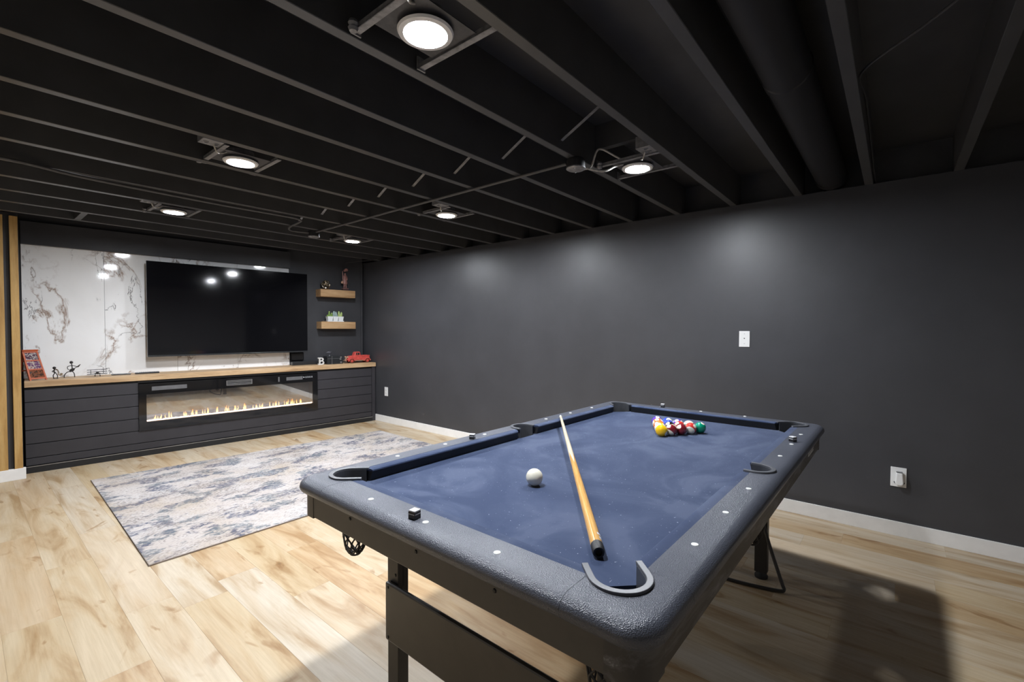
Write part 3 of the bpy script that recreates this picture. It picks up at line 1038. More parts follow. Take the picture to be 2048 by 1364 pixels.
# cushions: cloth wedges from the rail edge to the nose
for (sd, a, b_) in (('N', -CW + 0.010, CW - 0.010), ('F', -CW + 0.010, CW - 0.010), ('A', -0.890, -0.062), ('A', 0.062, 0.890), ('B', -0.890, -0.062), ('B', 0.062, 0.890)):
    felt_prof = [(0.0, ZR - 0.0005), (-0.010, ZR + 0.0005), (-0.027, ZR - 0.001), (-0.0315, ZR - 0.004), (-0.0320, ZR - 0.008), (0.0, ZR - 0.008)]
    face_prof = [(0.0, ZR - 0.008), (-0.0318, ZR - 0.008), (-0.0295, ZR - 0.016), (-0.0230, ZC - 0.001), (0.0, ZC - 0.001)]
    for prof, nm_, mm_ in ((felt_prof, 'cushion', M['felt']), (face_prof, 'cushion_face', M['rubber'])):
      bb = MB(); rings = []
      for pos, cut in ((a, 1), (b_, -1)):
          ring = []
          for d, z in prof:
              pp = pos + cut * (-d) * (0.75 if sd in 'NF' else 0.6)
              l, w = (pp, 0)
              if sd == 'N': q = (-L0 - d, pp)
              elif sd == 'F': q = (L0 + d, pp)
              elif sd == 'A': q = (pp, W0 + d)
              else: q = (pp, -W0 - d)
              ring.append(bb.bm.verts.new((*q, z)))
          rings.append(ring)
      n = len(prof)
      for k in range(n):
          bb.bm.faces.new((rings[0][k], rings[0][(k + 1) % n], rings[1][(k + 1) % n], rings[1][k]))
      bb.bm.faces.new(rings[0]); bb.bm.faces.new(rings[1][::-1])
      bb.obj(nm_, mm_, pt, smooth=True)
parts_to_cut.append(MB().box(-L0, L0, -W0, W0, 0.690, ZC - 0.031).obj('bed_board', M['black'], pt))
for o in parts_to_cut:
    boolean_cut(o, cutters)
for c in cutters:
    bpy.data.objects.remove(c, do_unlink=True)

# aprons under the rails with rounded corner pieces
def apron_path(d0):
    return d0


AZ0, AZ1 = 0.668, ZR - 0.046
for sd, nm in (('N', 'end_apron'), ('F', 'end_apron'), ('A', 'side_apron'), ('B', 'side_apron')):
    b = MB()
    if sd in 'NF':
        x = -L0 - OFF['N'] * 0.78 if sd == 'N' else L0 + OFF['F'] * 0.78
        s = -1 if sd == 'N' else 1
        b.box(min(x, x - s * 0.018), max(x, x - s * 0.018), -W0 - 0.02, W0 + 0.02, AZ0, AZ1)
    else:
        y = (W0 + OFF['A'] * 0.78) * (1 if sd == 'A' else -1)
        s = 1 if sd == 'A' else -1
        b.box(-L0 - 0.02, L0 + 0.02, min(y, y - s * 0.018), max(y, y - s * 0.018), AZ0, AZ1)
    b.obj(nm, M['apron_worn'] if sd == 'B' else M['apron'], pt, bevel=0.003)
for sx in (-1, 1):
    for sy in (-1, 1):
        b = MB(); o1 = []; i1 = []
        oe = OFF['N'] if sx < 0 else OFF['F']
        for k in range(9):
            a = k / 8 * PI / 2
            for lst, kk in ((o1, 0.79), (i1, 0.60)):
                ce, cs = oe * 0.30, OFF['A'] * 0.30
                lst.append((sx * (L0 + ce + (oe * kk - ce) * math.cos(a)), sy * (W0 + cs + (OFF['A'] * kk - cs) * math.sin(a))))
        o1 = [(o1[0][0], sy * (W0 + 0.0))] + o1 + [(sx * (L0 + 0.0), o1[-1][1])]
        i1 = [(i1[0][0], sy * (W0 + 0.0))] + i1 + [(sx * (L0 + 0.0), i1[-1][1])]
        b.prism(o1 + i1[::-1], AZ0 - 0.003, AZ1)
        b.obj('corner_apron', M['apron_scuff'] if sx < 0 and sy < 0 else M['apron'], pt, smooth=True)


# pocket rims, liners and nets
def net_mesh():
    b = MB()
    n, rows = 9, 7
    def rr(t): return 0.040 * (1 - 0.10 * t) if t < 0.62 else 0.036 * math.sqrt(max(0.02, 1 - ((t - 0.62) / 0.40) ** 2))
    def P(k, t): return (rr(t) * math.cos(k), rr(t) * math.sin(k), -0.155 * t)
    for q in range(n):
        for sgn in (-1, 1):
            path = []
            for r in range(rows * 2 + 1):
                t = r / (rows * 2)
                path.append(P(2 * PI * q / n + sgn * 0.35 * math.sin(t * rows * PI * 0.5) * 1.0, t))
            b.tube(path, 0.0026, 5)
    b.tube([P(2 * PI * k / 16, 0) for k in range(16)], 0.004, 6, closed=True)
    b.tube([P(2 * PI * k / 12, 0.98) for k in range(12)], 0.003, 6, closed=True)
    return b


net0 = None
for cx, cy, an, r in POCKETS:
    arm = 0.026 if cx == 0 else 0.052
    b = MB()
    outer = stadium(cx, cy, an, r + 0.0095, arm); inner = stadium(cx, cy, an, r - 0.004, arm)
    no = len(outer)
    # open U band (rim)
    band = outer[-1:] + outer[:-1]
    band_i = inner[-1:] + inner[:-1]
    z0, z1 = ZR - 0.001, ZR + 0.006
    vs = []
    for lst, z in ((band, z0), (band, z1), (band_i, z1), (band_i, z0)):
        vs.append([b.bm.verts.new((p[0], p[1], z)) for p in lst])
    for k in range(no - 1):
        for q in range(4):
            b.bm.faces.new((vs[q][k], vs[q][k + 1], vs[(q + 1) % 4][k + 1], vs[(q + 1) % 4][k]))
    b.bm.faces.new([vs[q][0] for q in range(4)]); b.bm.faces.new([vs[q][-1] for q in range(3, -1, -1)])
    b.obj('pocket_rim', M['ring'], pt, bevel=0.0012)
    # liner wall below the rim
    lo = stadium(cx, cy, an, r - 0.001, arm * 0.85); li = stadium(cx, cy, an, r - 0.005, arm * 0.85)
    lo = lo[-1:] + lo[:-1]; li = li[-1:] + li[:-1]
    b = MB(); vs = []
    for lst, z in ((lo, ZR - 0.0005), (li, ZR - 0.0005), (li, ZC - 0.075), (lo, ZC - 0.075)):
        vs.append([b.bm.verts.new((p[0], p[1], z)) for p in lst])
    for k in range(no - 1):
        for q in range(4):
            b.bm.faces.new((vs[q][k], vs[q][k + 1], vs[(q + 1) % 4][k + 1], vs[(q + 1) % 4][k]))
    b.bm.faces.new([vs[q][0] for q in range(4)]); b.bm.faces.new([vs[q][-1] for q in range(3, -1, -1)])
    b.obj('pocket_liner', M['liner'], pt, smooth=True)
    if net0 is None:
        o = net_mesh().obj('net', M['net'], pt, smooth=True); net0 = o.data
    else:
        o = bpy.data.objects.new('net', net0); COL.objects.link(o); o.parent = pt
    k_ = 0.985 if cx else 1.0
    o.location = (cx * k_, cy * (0.925 if cx < 0 and cy < 0 else 0.98), 0.672)

# white sights
sm = None
DL, HWD, HLD = 0.2393, 0.5525, 1.0347
spots = [(sx * HLD, k * 0.2400) for sx in (-1, 1) for k in (-1, 0, 1)] + [(k * DL, sy * HWD) for sy in (-1, 1) for k in (-3, -2, -1, 1, 2, 3)]
for l, w in spots:
    if sm is None:
        o = MB().lathe([(0, 0.0012), (0.0076, 0.0012), (0.0083, 0.0)], 16).obj('sight', M['sight'], pt, smooth=True); sm = o.data
    else:
        o = bpy.data.objects.new('sight', sm); COL.objects.link(o); o.parent = pt
    o.location = (l, w, ZR)

# legs, panels and floor braces
LX, LW = 0.848, 0.372
for sx in (-1, 1):
    for sy in (-1, 1):
        lg = MB().box(-0.021, 0.021, -0.029, 0.029, 0.03, 0.69).obj('leg', M['leg'], pt, bevel=0.003)
        lg.location = (sx * LX, sy * (0.42 if sx < 0 and sy < 0 else LW), 0)
        MB().lathe([(0, 0), (0.030, 0.0), (0.031, 0.012), (0.022, 0.026), (0.020, 0.040), (0, 0.040)], 20).obj('foot', M['rubber'], lg, smooth=True)
        MB().box(-0.003, 0.003, -0.0295, 0.0295, 0.42, 0.60, Matrix.Translation((-sx * 0.0, 0, 0))).obj('leg_seam', M['black'], lg)
    x = sx * (LX + 0.0215)
    MB().box(min(x, x + sx * 0.016), max(x, x + sx * 0.016), -0.392, 0.392, 0.238, 0.432).obj('leg_panel', M['apron'], pt, bevel=0.006)
    p = smooth_path([(sx * 0.822, -0.372, 0.33), (sx * 0.80, -0.415, 0.20), (sx * 0.765, -0.478, 0.045), (sx * 0.755, -0.490, 0.017), (sx * 0.745, -0.470, 0.009), (sx * 0.72, -0.38, 0.008), (sx * 0.70, -0.25, 0.008), (sx * 0.69, 0.0, 0.008)], 6)
    q = [Vector((v.x, -v.y, v.z)) for v in p][::-1][1:]
    if sx > 0: MB().tube(p + q, 0.0085, 8).obj('floor_brace', M['leg'], pt, smooth=True)
# screws
scm = None
def screw(loc, rot):
    global scm
    if scm is None:
        o = MB().lathe([(0, 0.003), (0.004, 0.0025), (0.0055, 0.0)], 10).obj('screw', M['screw'], pt, smooth=True); scm = o.data
    else:
        o = bpy.data.objects.new('screw', scm); COL.objects.link(o); o.parent = pt
    o.location = loc; o.rotation_euler = rot


for w in (0.30, 0.0, -0.26):
    screw((-L0 - OFF['N'] * 0.78, w, 0.722), (0, -PI / 2, 0))
for l in (-0.86, -0.42, 0.0, 0.44):
    screw((l, -W0 - OFF['B'] * 0.78, 0.724), (PI / 2, 0, 0))
for w, z in ((0.375, 0.418), (0.375, 0.252)):
    screw((-LX - 0.0375, w, z), (0, -PI / 2, 0))
screw((-LX - 0.021, LW - 0.015, 0.458), (0, -PI / 2, 0))


def text_mesh(body, size, align='CENTER'):
    cu = bpy.data.curves.new('text', 'FONT')
    cu.body = body
    cu.size = size
    cu.align_x = 'CENTER'; cu.align_y = 'CENTER'
    cu.resolution_u = 3
    o = bpy.data.objects.new('text', cu)
    COL.objects.link(o)
    dg = bpy.context.evaluated_depsgraph_get(); dg.update()
    me = bpy.data.meshes.new_from_object(o.evaluated_get(dg))
    bpy.data.objects.remove(o)
    return me


# worn white maker's mark on the side apron, not legible in the photograph
M['mark'] = plain('worn_white_print', (0.62, 0.62, 0.64), 0.5, var=0.3, vscale=120)
b = MB()
for k in range(4):
    x = 0.655 + k * 0.040
    b.prism([(x, 0.700), (x + 0.030, 0.700), (x + 0.036, 0.708), (x + 0.008, 0.708), (x + 0.011, 0.713), (x + 0.034, 0.713), (x + 0.038, 0.732), (x + 0.008, 0.732)], -W0 - OFF['B'] * 0.78 - 0.001, -W0 - OFF['B'] * 0.78 + 0.001, 'y')
b.obj('printed_mark', M['mark'], pt)

# ------------------------------------------------------------------ balls
RB = 0.0286


def ball_mat(name, col, stripe):
    m, nt, b = new_mat(name)
    tc = nd(nt, 'ShaderNodeTexCoord')
    sp = nd(nt, 'ShaderNodeSeparateXYZ')
    nt.links.new(tc.outputs['Object'], sp.inputs[0])
    ab = nd(nt, 'ShaderNodeMath', operation='ABSOLUTE')
    nt.links.new(sp.outputs['X'], ab.inputs[0])
    gt = nd(nt, 'ShaderNodeMath', operation='GREATER_THAN'); gt.inputs[1].default_value = 0.60 * RB
    nt.links.new(ab.outputs[0], gt.inputs[0])
    az = nd(nt, 'ShaderNodeMath', operation='ABSOLUTE')
    nt.links.new(sp.outputs['Z'], az.inputs[0])
    spot = nd(nt, 'ShaderNodeMath', operation='GREATER_THAN'); spot.inputs[1].default_value = 0.93 * RB
    nt.links.new(az.outputs[0], spot.inputs[0])
    ivory = (0.80, 0.76, 0.62)
    c = mixc(nt, gt.outputs[0] if stripe else 0.0, col, ivory)
    if name != 'cue_ball_ivory':
        c = mixc(nt, spot.outputs[0], c, ivory)
    nt.links.new(c, b.inputs['Base Color'])
    setp(b, rough=0.08, spec=0.5, coat=0.6, coat_rough=0.04)
    return m


BASECOL = {1: (0.85, 0.50, 0.004), 2: (0.035, 0.07, 0.42), 3: (0.55, 0.03, 0.02), 4: (0.10, 0.04, 0.36), 5: (0.72, 0.17, 0.03), 6: (0.0, 0.23, 0.13), 7: (0.20, 0.012, 0.018), 8: (0.008, 0.008, 0.010)}
NAMES = {1: 'yellow', 2: 'blue', 3: 'red', 4: 'purple', 5: 'orange', 6: 'green', 7: 'maroon', 8: 'black'}
ball_mesh = None
M['digit'] = plain('black_digit', (0.01, 0.01, 0.01), 0.2, var=0.05)


def make_ball(num, loc, rot):
    global ball_mesh
    base = num if num <= 8 else num - 8
    stripe = num > 8
    if ball_mesh is None:
        o0 = MB().ball((0, 0, 0), RB, 40).obj('ball_mesh', None, smooth=True)
        ball_mesh = o0.data; bpy.data.objects.remove(o0)
    if num == 0:
        mat_ = ball_mat('cue_ball_ivory', (0.80, 0.76, 0.64), False)
        lab = 'plain ivory cue ball alone on the felt'
    else:
        mat_ = ball_mat('ball_%d' % num, BASECOL[base], stripe)
        lab = ('ivory ball with a %s stripe in the triangle rack' if stripe else 'solid %s ball in the triangle rack') % NAMES[base]
    me = ball_mesh.copy(); me.materials.clear(); me.materials.append(mat_)
    o = bpy.data.objects.new('cue_ball' if num == 0 else 'billiard_ball', me)
    COL.objects.link(o)
    o.location = loc
    o.rotation_euler = rot
    tag(o, lab, 'ball', None if num == 0 else 'racked billiard balls')
    if num:
        tm = text_mesh(str(num), 0.0125)
        for sgn in (1, -1):
            m2 = tm.copy()
            for v in m2.vertices:
                x, y = v.co.x, v.co.y
                z = math.sqrt(max(0, (RB * 1.004) ** 2 - x * x - y * y))
                v.co = (x, y * sgn, z * sgn)
            m2.materials.clear(); m2.materials.append(M['digit'])
            d = bpy.data.objects.new('number', m2); COL.objects.link(d); d.parent = o
    return o


make_ball(0, tw(-0.543, 0.034, ZC + RB - 0.0003), (0, 0, 0))
RACK = [[1], [9, 15], [5, 8, 7], [13, 2, 3, 11], [4, 10, 12, 14, 6]]
# local +z is the number spot; stripes circle local x. Given by view direction, left, up
BC = Vector((-0.87, -0.38, 0.20)).normalized(); BR = Vector((0.40, -0.91, 0.0)).normalized(); BU = Vector((0, 0, 1))


def ball_rot(spot, cap=None):
    z = (BC * spot[0] + BR * spot[1] + BU * spot[2]).normalized()
    x = BC * cap[0] + BR * cap[1] + BU * cap[2] if cap else BR
    x = (x - z * x.dot(z)).normalized()
    y = z.cross(x)
    return Matrix((x, y, z)).transposed().to_euler()


ROTS = {1: ball_rot((-0.3, -0.5, 0.3)), 9: ball_rot((0.2, 0.6, 0.6), (0.6, -0.8, 0)), 15: ball_rot((-0.5, 0.5, -0.7), (0.55, -0.45, -0.7)), 5: ball_rot((0.7, -0.5, 0.35)), 8: ball_rot((-0.3, 0.3, -0.5)),
        7: ball_rot((0.78, -0.42, 0.42)), 13: ball_rot((0.5, -0.2, 0.8), (0.4, -0.8, 0)), 2: ball_rot((0.4, 0.6, -0.6)), 3: ball_rot((0.6, -0.5, 0.6)), 11: ball_rot((0.5, 0.68, 0.45), (0.6, -0.35, -0.6)),
        4: ball_rot((0.3, 0.1, 0.9)), 10: ball_rot((-0.4, 0.3, 0.2), (0.6, 0.6, 0.3)), 12: ball_rot((-0.4, 0.2, -0.6), (0.3, 0.9, -0.2)), 14: ball_rot((-0.4, 0.6, 0.2), (0.6, -0.8, 0.2)), 6: ball_rot((0.25, 0.45, 0.85))}
ra = rad(-2.0)
for r_, row in enumerate(RACK):
    for k, num in enumerate(row):
        lx = r_ * RB * 2.004 * math.cos(rad(30)); ly = ((len(row) - 1) / 2 - k) * RB * 2.004
        l = 0.433 + lx * math.cos(ra) - ly * math.sin(ra); w = -0.006 + lx * math.sin(ra) + ly * math.cos(ra)
        make_ball(num, tw(l, w, ZC + RB - 0.0003), ROTS[num])

# ------------------------------------------------------------------ cue stick
cue = thing('cue_stick', 'two-tone wooden cue stick leaning from felt onto the far rail', 'cue')
P0 = Vector((-0.842, -0.379, ZC + 0.0150)); P1 = Vector((0.307, 0.505, ZR + 0.0125))
ax = (P1 - P0); LEN = ax.length
ax.normalize()
zx = ax.cross(Vector((0, 0, 1))).normalized(); zy = zx.cross(ax)
CM = TMW @ Matrix(((zx.x, zy.x, ax.x, P0.x), (zx.y, zy.y, ax.y, P0.y), (zx.z, zy.z, ax.z, P0.z), (0, 0, 0, 1)))
cue.matrix_world = CM


def cue_r(t): return 0.0148 - (0.0148 - 0.0064) * (t ** 0.9)


def cue_mat():
    m, nt, b = new_mat('cue_wood')
    tc = nd(nt, 'ShaderNodeTexCoord'); sp = nd(nt, 'ShaderNodeSeparateXYZ')
    nt.links.new(tc.outputs['Object'], sp.inputs[0])
    at = nd(nt, 'ShaderNodeMath', operation='ARCTAN2')
    nt.links.new(sp.outputs['X'], at.inputs[0]); nt.links.new(sp.outputs['Y'], at.inputs[1])
    mu = nd(nt, 'ShaderNodeMath', operation='MULTIPLY'); mu.inputs[1].default_value = 4 / (2 * PI)
    nt.links.new(at.outputs[0], mu.inputs[0])
    pp = nd(nt, 'ShaderNodeMath', operation='PINGPONG'); pp.inputs[1].default_value = 0.5
    nt.links.new(mu.outputs[0], pp.inputs[0])
    m2 = nd(nt, 'ShaderNodeMath', operation='MULTIPLY'); m2.inputs[1].default_value = 0.28
    nt.links.new(pp.outputs[0], m2.inputs[0])
    ad = nd(nt, 'ShaderNodeMath', operation='ADD'); ad.inputs[1].default_value = 0.62
    nt.links.new(m2.outputs[0], ad.inputs[0])
    gt = nd(nt, 'ShaderNodeMath', operation='GREATER_THAN')
    nt.links.new(sp.outputs['Z'], gt.inputs[0]); nt.links.new(ad.outputs[0], gt.inputs[1])
    v = coords(nt, (1, 1, 0.04))
    f = noise(nt, v, 260, 4, 0.6, 0.4)
    ra_ = ramp(nt, [(0.3, (0.52, 0.25, 0.055)), (0.7, (0.72, 0.42, 0.12))]); nt.links.new(f, ra_.inputs['Fac'])
    rb = ramp(nt, [(0.3, (0.66, 0.54, 0.36)), (0.7, (0.78, 0.70, 0.54))]); nt.links.new(f, rb.inputs['Fac'])
    c = mixc(nt, gt.outputs[0], ra_.outputs['Color'], rb.outputs['Color'])
    nt.links.new(c, b.inputs['Base Color'])
    setp(b, rough=0.25, spec=0.5, coat=0.4, coat_rough=0.1)
    return m


MB().lathe([(0, 0.03)] + [(cue_r(t / 20), 0.03 + (LEN - 0.06) * t / 20) for t in range(21)] + [(0, LEN - 0.03)], 24).obj('shaft', cue_mat(), cue, smooth=True)
MB().lathe([(0.0085, -0.002), (0.0125, -0.002), (0.0148, 0.004), (0.0149, 0.031)], 24).obj('butt_cap', M['rubber'], cue, smooth=True)
MB().lathe([(0, 0.010), (0.0085, 0.008), (0.0085, -0.001), (0.0095, -0.002)], 20).obj('bumper_hole', M['black'], cue, smooth=True)
MB().lathe([(0.0066, LEN - 0.031), (0.0066, LEN - 0.008), (0.006, LEN - 0.004), (0, LEN)], 16).obj('tip', M['sight'], cue, smooth=True)
# two worn white printed patches near the butt
for a0, a1, z0, z1 in ((0.35, 1.15, 0.062, 0.072), (0.55, 1.5, 0.042, 0.055)):
    b = MB(); n = 8
    vs0 = [b.bm.verts.new((0.0150 * math.sin(a0 + (a1 - a0) * k / n), 0.0150 * math.cos(a0 + (a1 - a0) * k / n), z0)) for k in range(n + 1)]
    vs1 = [b.bm.verts.new((0.0150 * math.sin(a0 + (a1 - a0) * k / n), 0.0150 * math.cos(a0 + (a1 - a0) * k / n), z1)) for k in range(n + 1)]
    for k in range(n): b.bm.faces.new((vs0[k], vs0[k + 1], vs1[k + 1], vs1[k]))
    b.obj('printed_patch', M['mark'], cue, smooth=True)

# ------------------------------------------------------------------ chalk cubes
def chalk(l, w, rz, label):
    t = thing('chalk_cube', label, 'chalk', tw(l, w, ZR - 0.0003), TR + rz, 'cue chalk cubes on the rails')
    a = 0.0112
    MB().box(-a, a, -a, a, 0, 0.0185).obj('paper_wrap', M['chalk_paper'], t, bevel=0.0008)
    MB().box(-a + 0.0004, a - 0.0004, -a + 0.0004, a - 0.0004, 0.0184, 0.0225).obj('chalk_top', M['chalk'], t, bevel=0.0012)
    b = MB()
    for k in range(4):
        b.box(-a * 0.85, a * 0.85, -a - 0.0003, -a + 0.0003, 0.0118, 0.0140, Matrix.Rotation(k * PI / 2, 4, 'Z'))
    b.obj('label_stripe', M['chalk'], t)


chalk(-1.036, 0.042, 0.15, 'black wrapped chalk cube on the rail nearest the cue ball')
chalk(-0.338, 0.533, 0.5, 'black wrapped chalk cube on the rail facing the fireplace')
chalk(1.020, 0.226, 0.2, 'black wrapped chalk cube on the rail behind the ball rack')
chalk(0.535, -0.548, -0.5, 'black wrapped chalk cube on the rail facing the wall outlet')

# ------------------------------------------------------------------ wall plates
def wall_plate(name, label, cat, y, z, hw, hh):
    t = thing(name, label, cat, (-0.0005, y, z), 0)
    MB().box(-0.006, 0.0, -hw, hw, -hh, hh).obj('cover_plate', M['white'], t, bevel=0.002)
    return t


t = wall_plate('blank_plate', 'white wall plate with a small centre hole high on the charcoal wall', 'wall plate', -0.499, 1.201, 0.036, 0.058)
MB().lathe([(0, 0.001), (0.004, 0.001), (0.004, 0.0)], 12, Matrix.Translation((-0.006, 0, 0.004)) @ Matrix.Rotation(-PI / 2, 4, 'Y')).obj('centre_hole', M['black'], t)
for dz in (-0.034, 0.038):
    MB().lathe([(0, 0.001), (0.0025, 0.001), (0.003, 0.0)], 10, Matrix.Translation((-0.006, 0, dz)) @ Matrix.Rotation(-PI / 2, 4, 'Y')).obj('plate_screw', M['grey_metal'], t)


def duplex(t):
    for dz in (0.02, -0.02):
        r = MB().prism([(0.0145 * math.cos(a) , 0.014 * math.sin(a)) for a in [2 * PI * k / 16 for k in range(16)]], -0.008, -0.005, 'x', Matrix.Translation((0, 0, dz))).obj('receptacle', M['white'], t)
        b = MB()
        b.box(-0.0088, -0.0078, -0.0075, -0.0050, dz - 0.003, dz + 0.005); b.box(-0.0088, -0.0078, 0.0050, 0.0075, dz - 0.003, dz + 0.005)
        b.box(-0.0088, -0.0078, -0.002, 0.002, dz - 0.010, dz - 0.006)
        b.obj('slots', M['black'], r)


t = wall_plate('wall_outlet', 'white duplex wall outlet low beside the console end', 'outlet', 3.922, 0.419, 0.036, 0.060); duplex(t)
t = wall_plate('wall_outlet', 'white wall outlet plate behind the plug-in night light', 'outlet', -1.382, 0.364, 0.038, 0.060)
duplex(t)
nl = thing('night_light', 'small white plug-in night light on the outlet by the pool table', 'night light', (-0.0085, -1.386, 0.362))
MB().prism([(-0.016, 0.036), (0.016, 0.036), (0.018, 0.005), (0.021, -0.030), (0.013, -0.043), (-0.013, -0.043), (-0.021, -0.030), (-0.018, 0.005)], -0.030, 0.0, 'x').obj('lamp_body', M['white'], nl, bevel=0.006)
MB().box(-0.029, -0.004, -0.0155, 0.0155, 0.036, 0.040).obj('sensor_cap', M['panelgrey'], nl, bevel=0.002)
MB().tube([(-0.0005, 0.027 * math.sin(a), -0.016 - 0.030 * math.cos(a)) for a in [(-1.2 + 2.4 * k / 10) for k in range(11)]], 0.0028, 6).obj('base_rim', M['panelgrey'], nl, smooth=True)

# ------------------------------------------------------------------ things on the shelves
ZS1, ZS2 = 1.7768, 1.3568
# tangled metal ball
kn = tvthing('metal_knot', 'tangled silver metal knot sculpture on the upper shelf', 'sculpture', 0.590, 0.205, ZS1)
random.seed(11)
for q in range(9):
    axv = Vector((random.uniform(-1, 1), random.uniform(-1, 1), random.uniform(-1, 1))).normalized()
    R_ = axv.to_track_quat('Z', 'Y').to_matrix()
    r0 = 0.050 + random.uniform(-0.006, 0.010)
    path = []
    for k in range(22):
        a = 2 * PI * k / 22
        p = R_ @ Vector((r0 * math.cos(a), r0 * math.sin(a), 0.012 * math.sin(2 * a + q)))
        p.z = max(p.z, -0.059) + 0.064
        path.append(p)
    MB().tube(path, 0.0048, 6, closed=True).obj('metal_band', M['silver'], kn, smooth=True)

# carved figure
sf = tvthing('carved_figure', 'reddish carved wooden figurine with wide hat and staff on the upper shelf', 'figurine', 0.328, 0.205, ZS1)
MB().box(-0.036, 0.036, -0.028, 0.028, 0.0, 0.026).obj('plinth', M['statue_dark'], sf, bevel=0.002)
MB().box(-0.038, 0.038, -0.030, 0.030, 0.026, 0.034).obj('plinth_top', M['statue'], sf, bevel=0.002)


def skin_body(name, verts, edges, radii, mat_, parent, sub=2):
    me = bpy.data.meshes.new(name)
    me.from_pydata(verts, edges, [])
    o = bpy.data.objects.new(name, me)
    COL.objects.link(o)
    m = o.modifiers.new('skin', 'SKIN')
    me.skin_vertices.new() if not me.skin_vertices else None
    for v, r in zip(me.skin_vertices[0].data, radii):
        v.radius = (r, r)
    me.skin_vertices[0].data[0].use_root = True
    s_ = o.modifiers.new('sub', 'SUBSURF'); s_.levels = sub; s_.render_levels = sub
    dg = bpy.context.evaluated_depsgraph_get(); dg.update()
    me2 = bpy.data.meshes.new_from_object(o.evaluated_get(dg))
    bpy.data.objects.remove(o); bpy.data.meshes.remove(me)
    for p in me2.polygons: p.use_smooth = True
    me2.materials.clear(); me2.materials.append(mat_)
    o2 = bpy.data.objects.new(name, me2)
    COL.objects.link(o2); o2.parent = parent
    return o2


V = [(0, 0, 0.130), (0, 0, 0.165), (0, 0, 0.200), (0, -0.002, 0.220), (0, -0.004, 0.243),
     (-0.010, 0, 0.105), (-0.012, -0.004, 0.070), (-0.013, 0.0, 0.038), (0.010, 0, 0.105), (0.014, -0.002, 0.070), (0.015, 0.0, 0.038),
     (-0.022, 0, 0.198), (-0.033, -0.008, 0.165), (-0.036, -0.020, 0.145), (0.022, 0, 0.198), (0.030, -0.006, 0.165), (0.022, -0.020, 0.145)]
E_ = [(0, 1), (1, 2), (2, 3), (3, 4), (0, 5), (5, 6), (6, 7), (0, 8), (8, 9), (9, 10), (2, 11), (11, 12), (12, 13), (2, 14), (14, 15), (15, 16)]
Rr = [0.022, 0.022, 0.018, 0.009, 0.016, 0.014, 0.008, 0.008, 0.014, 0.008, 0.008, 0.009, 0.008, 0.006, 0.009, 0.008, 0.006]
skin_body('figure_body', V, E_, Rr, M['statue'], sf)
MB().lathe([(0.020, 0.185), (0.026, 0.150), (0.036, 0.095), (0.034, 0.090), (0.022, 0.150), (0.016, 0.185)], 18, Matrix.Diagonal((1, 0.72, 1, 1))).obj('robe', M['statue'], sf, smooth=True)
MB().prism([(-0.020 + 0.062 * k / 10, 0.262 + 0.048 * math.sin(0.25 + 2.1 * k / 10) - 0.012 * k / 10) for k in range(11)] + [(0.030 - 0.042 * k / 6, 0.262 + 0.006 * math.sin(k)) for k in range(7)], -0.014, 0.014, 'y').obj('hat', M['statue'], sf, bevel=0.003)
MB().tube([(-0.038, -0.022, 0.115), (-0.041, -0.020, 0.180), (-0.040, -0.016, 0.262)], [0.004, 0.006, 0.005], 8).obj('staff', M['statue'], sf, smooth=True)
MB().lathe([(0, 0), (0.012, 0.0), (0.015, 0.014), (0.008, 0.026), (0.009, 0.032), (0, 0.032)], 14, Matrix.Translation((-0.050, -0.022, 0.096))).obj('gourd', M['tan'], sf, smooth=True)

# cactus pots
pots = tvthing('pot_tray', 'low white ceramic tray under three square cactus pots', 'tray', 0.480, 0.190, ZS2)
MB().prism([(-0.108, 0.0), (0.108, 0.0), (0.116, 0.012), (-0.116, 0.012)], -0.034, 0.034, 'y').obj('tray_base', M['pot'], pots, bevel=0.002)


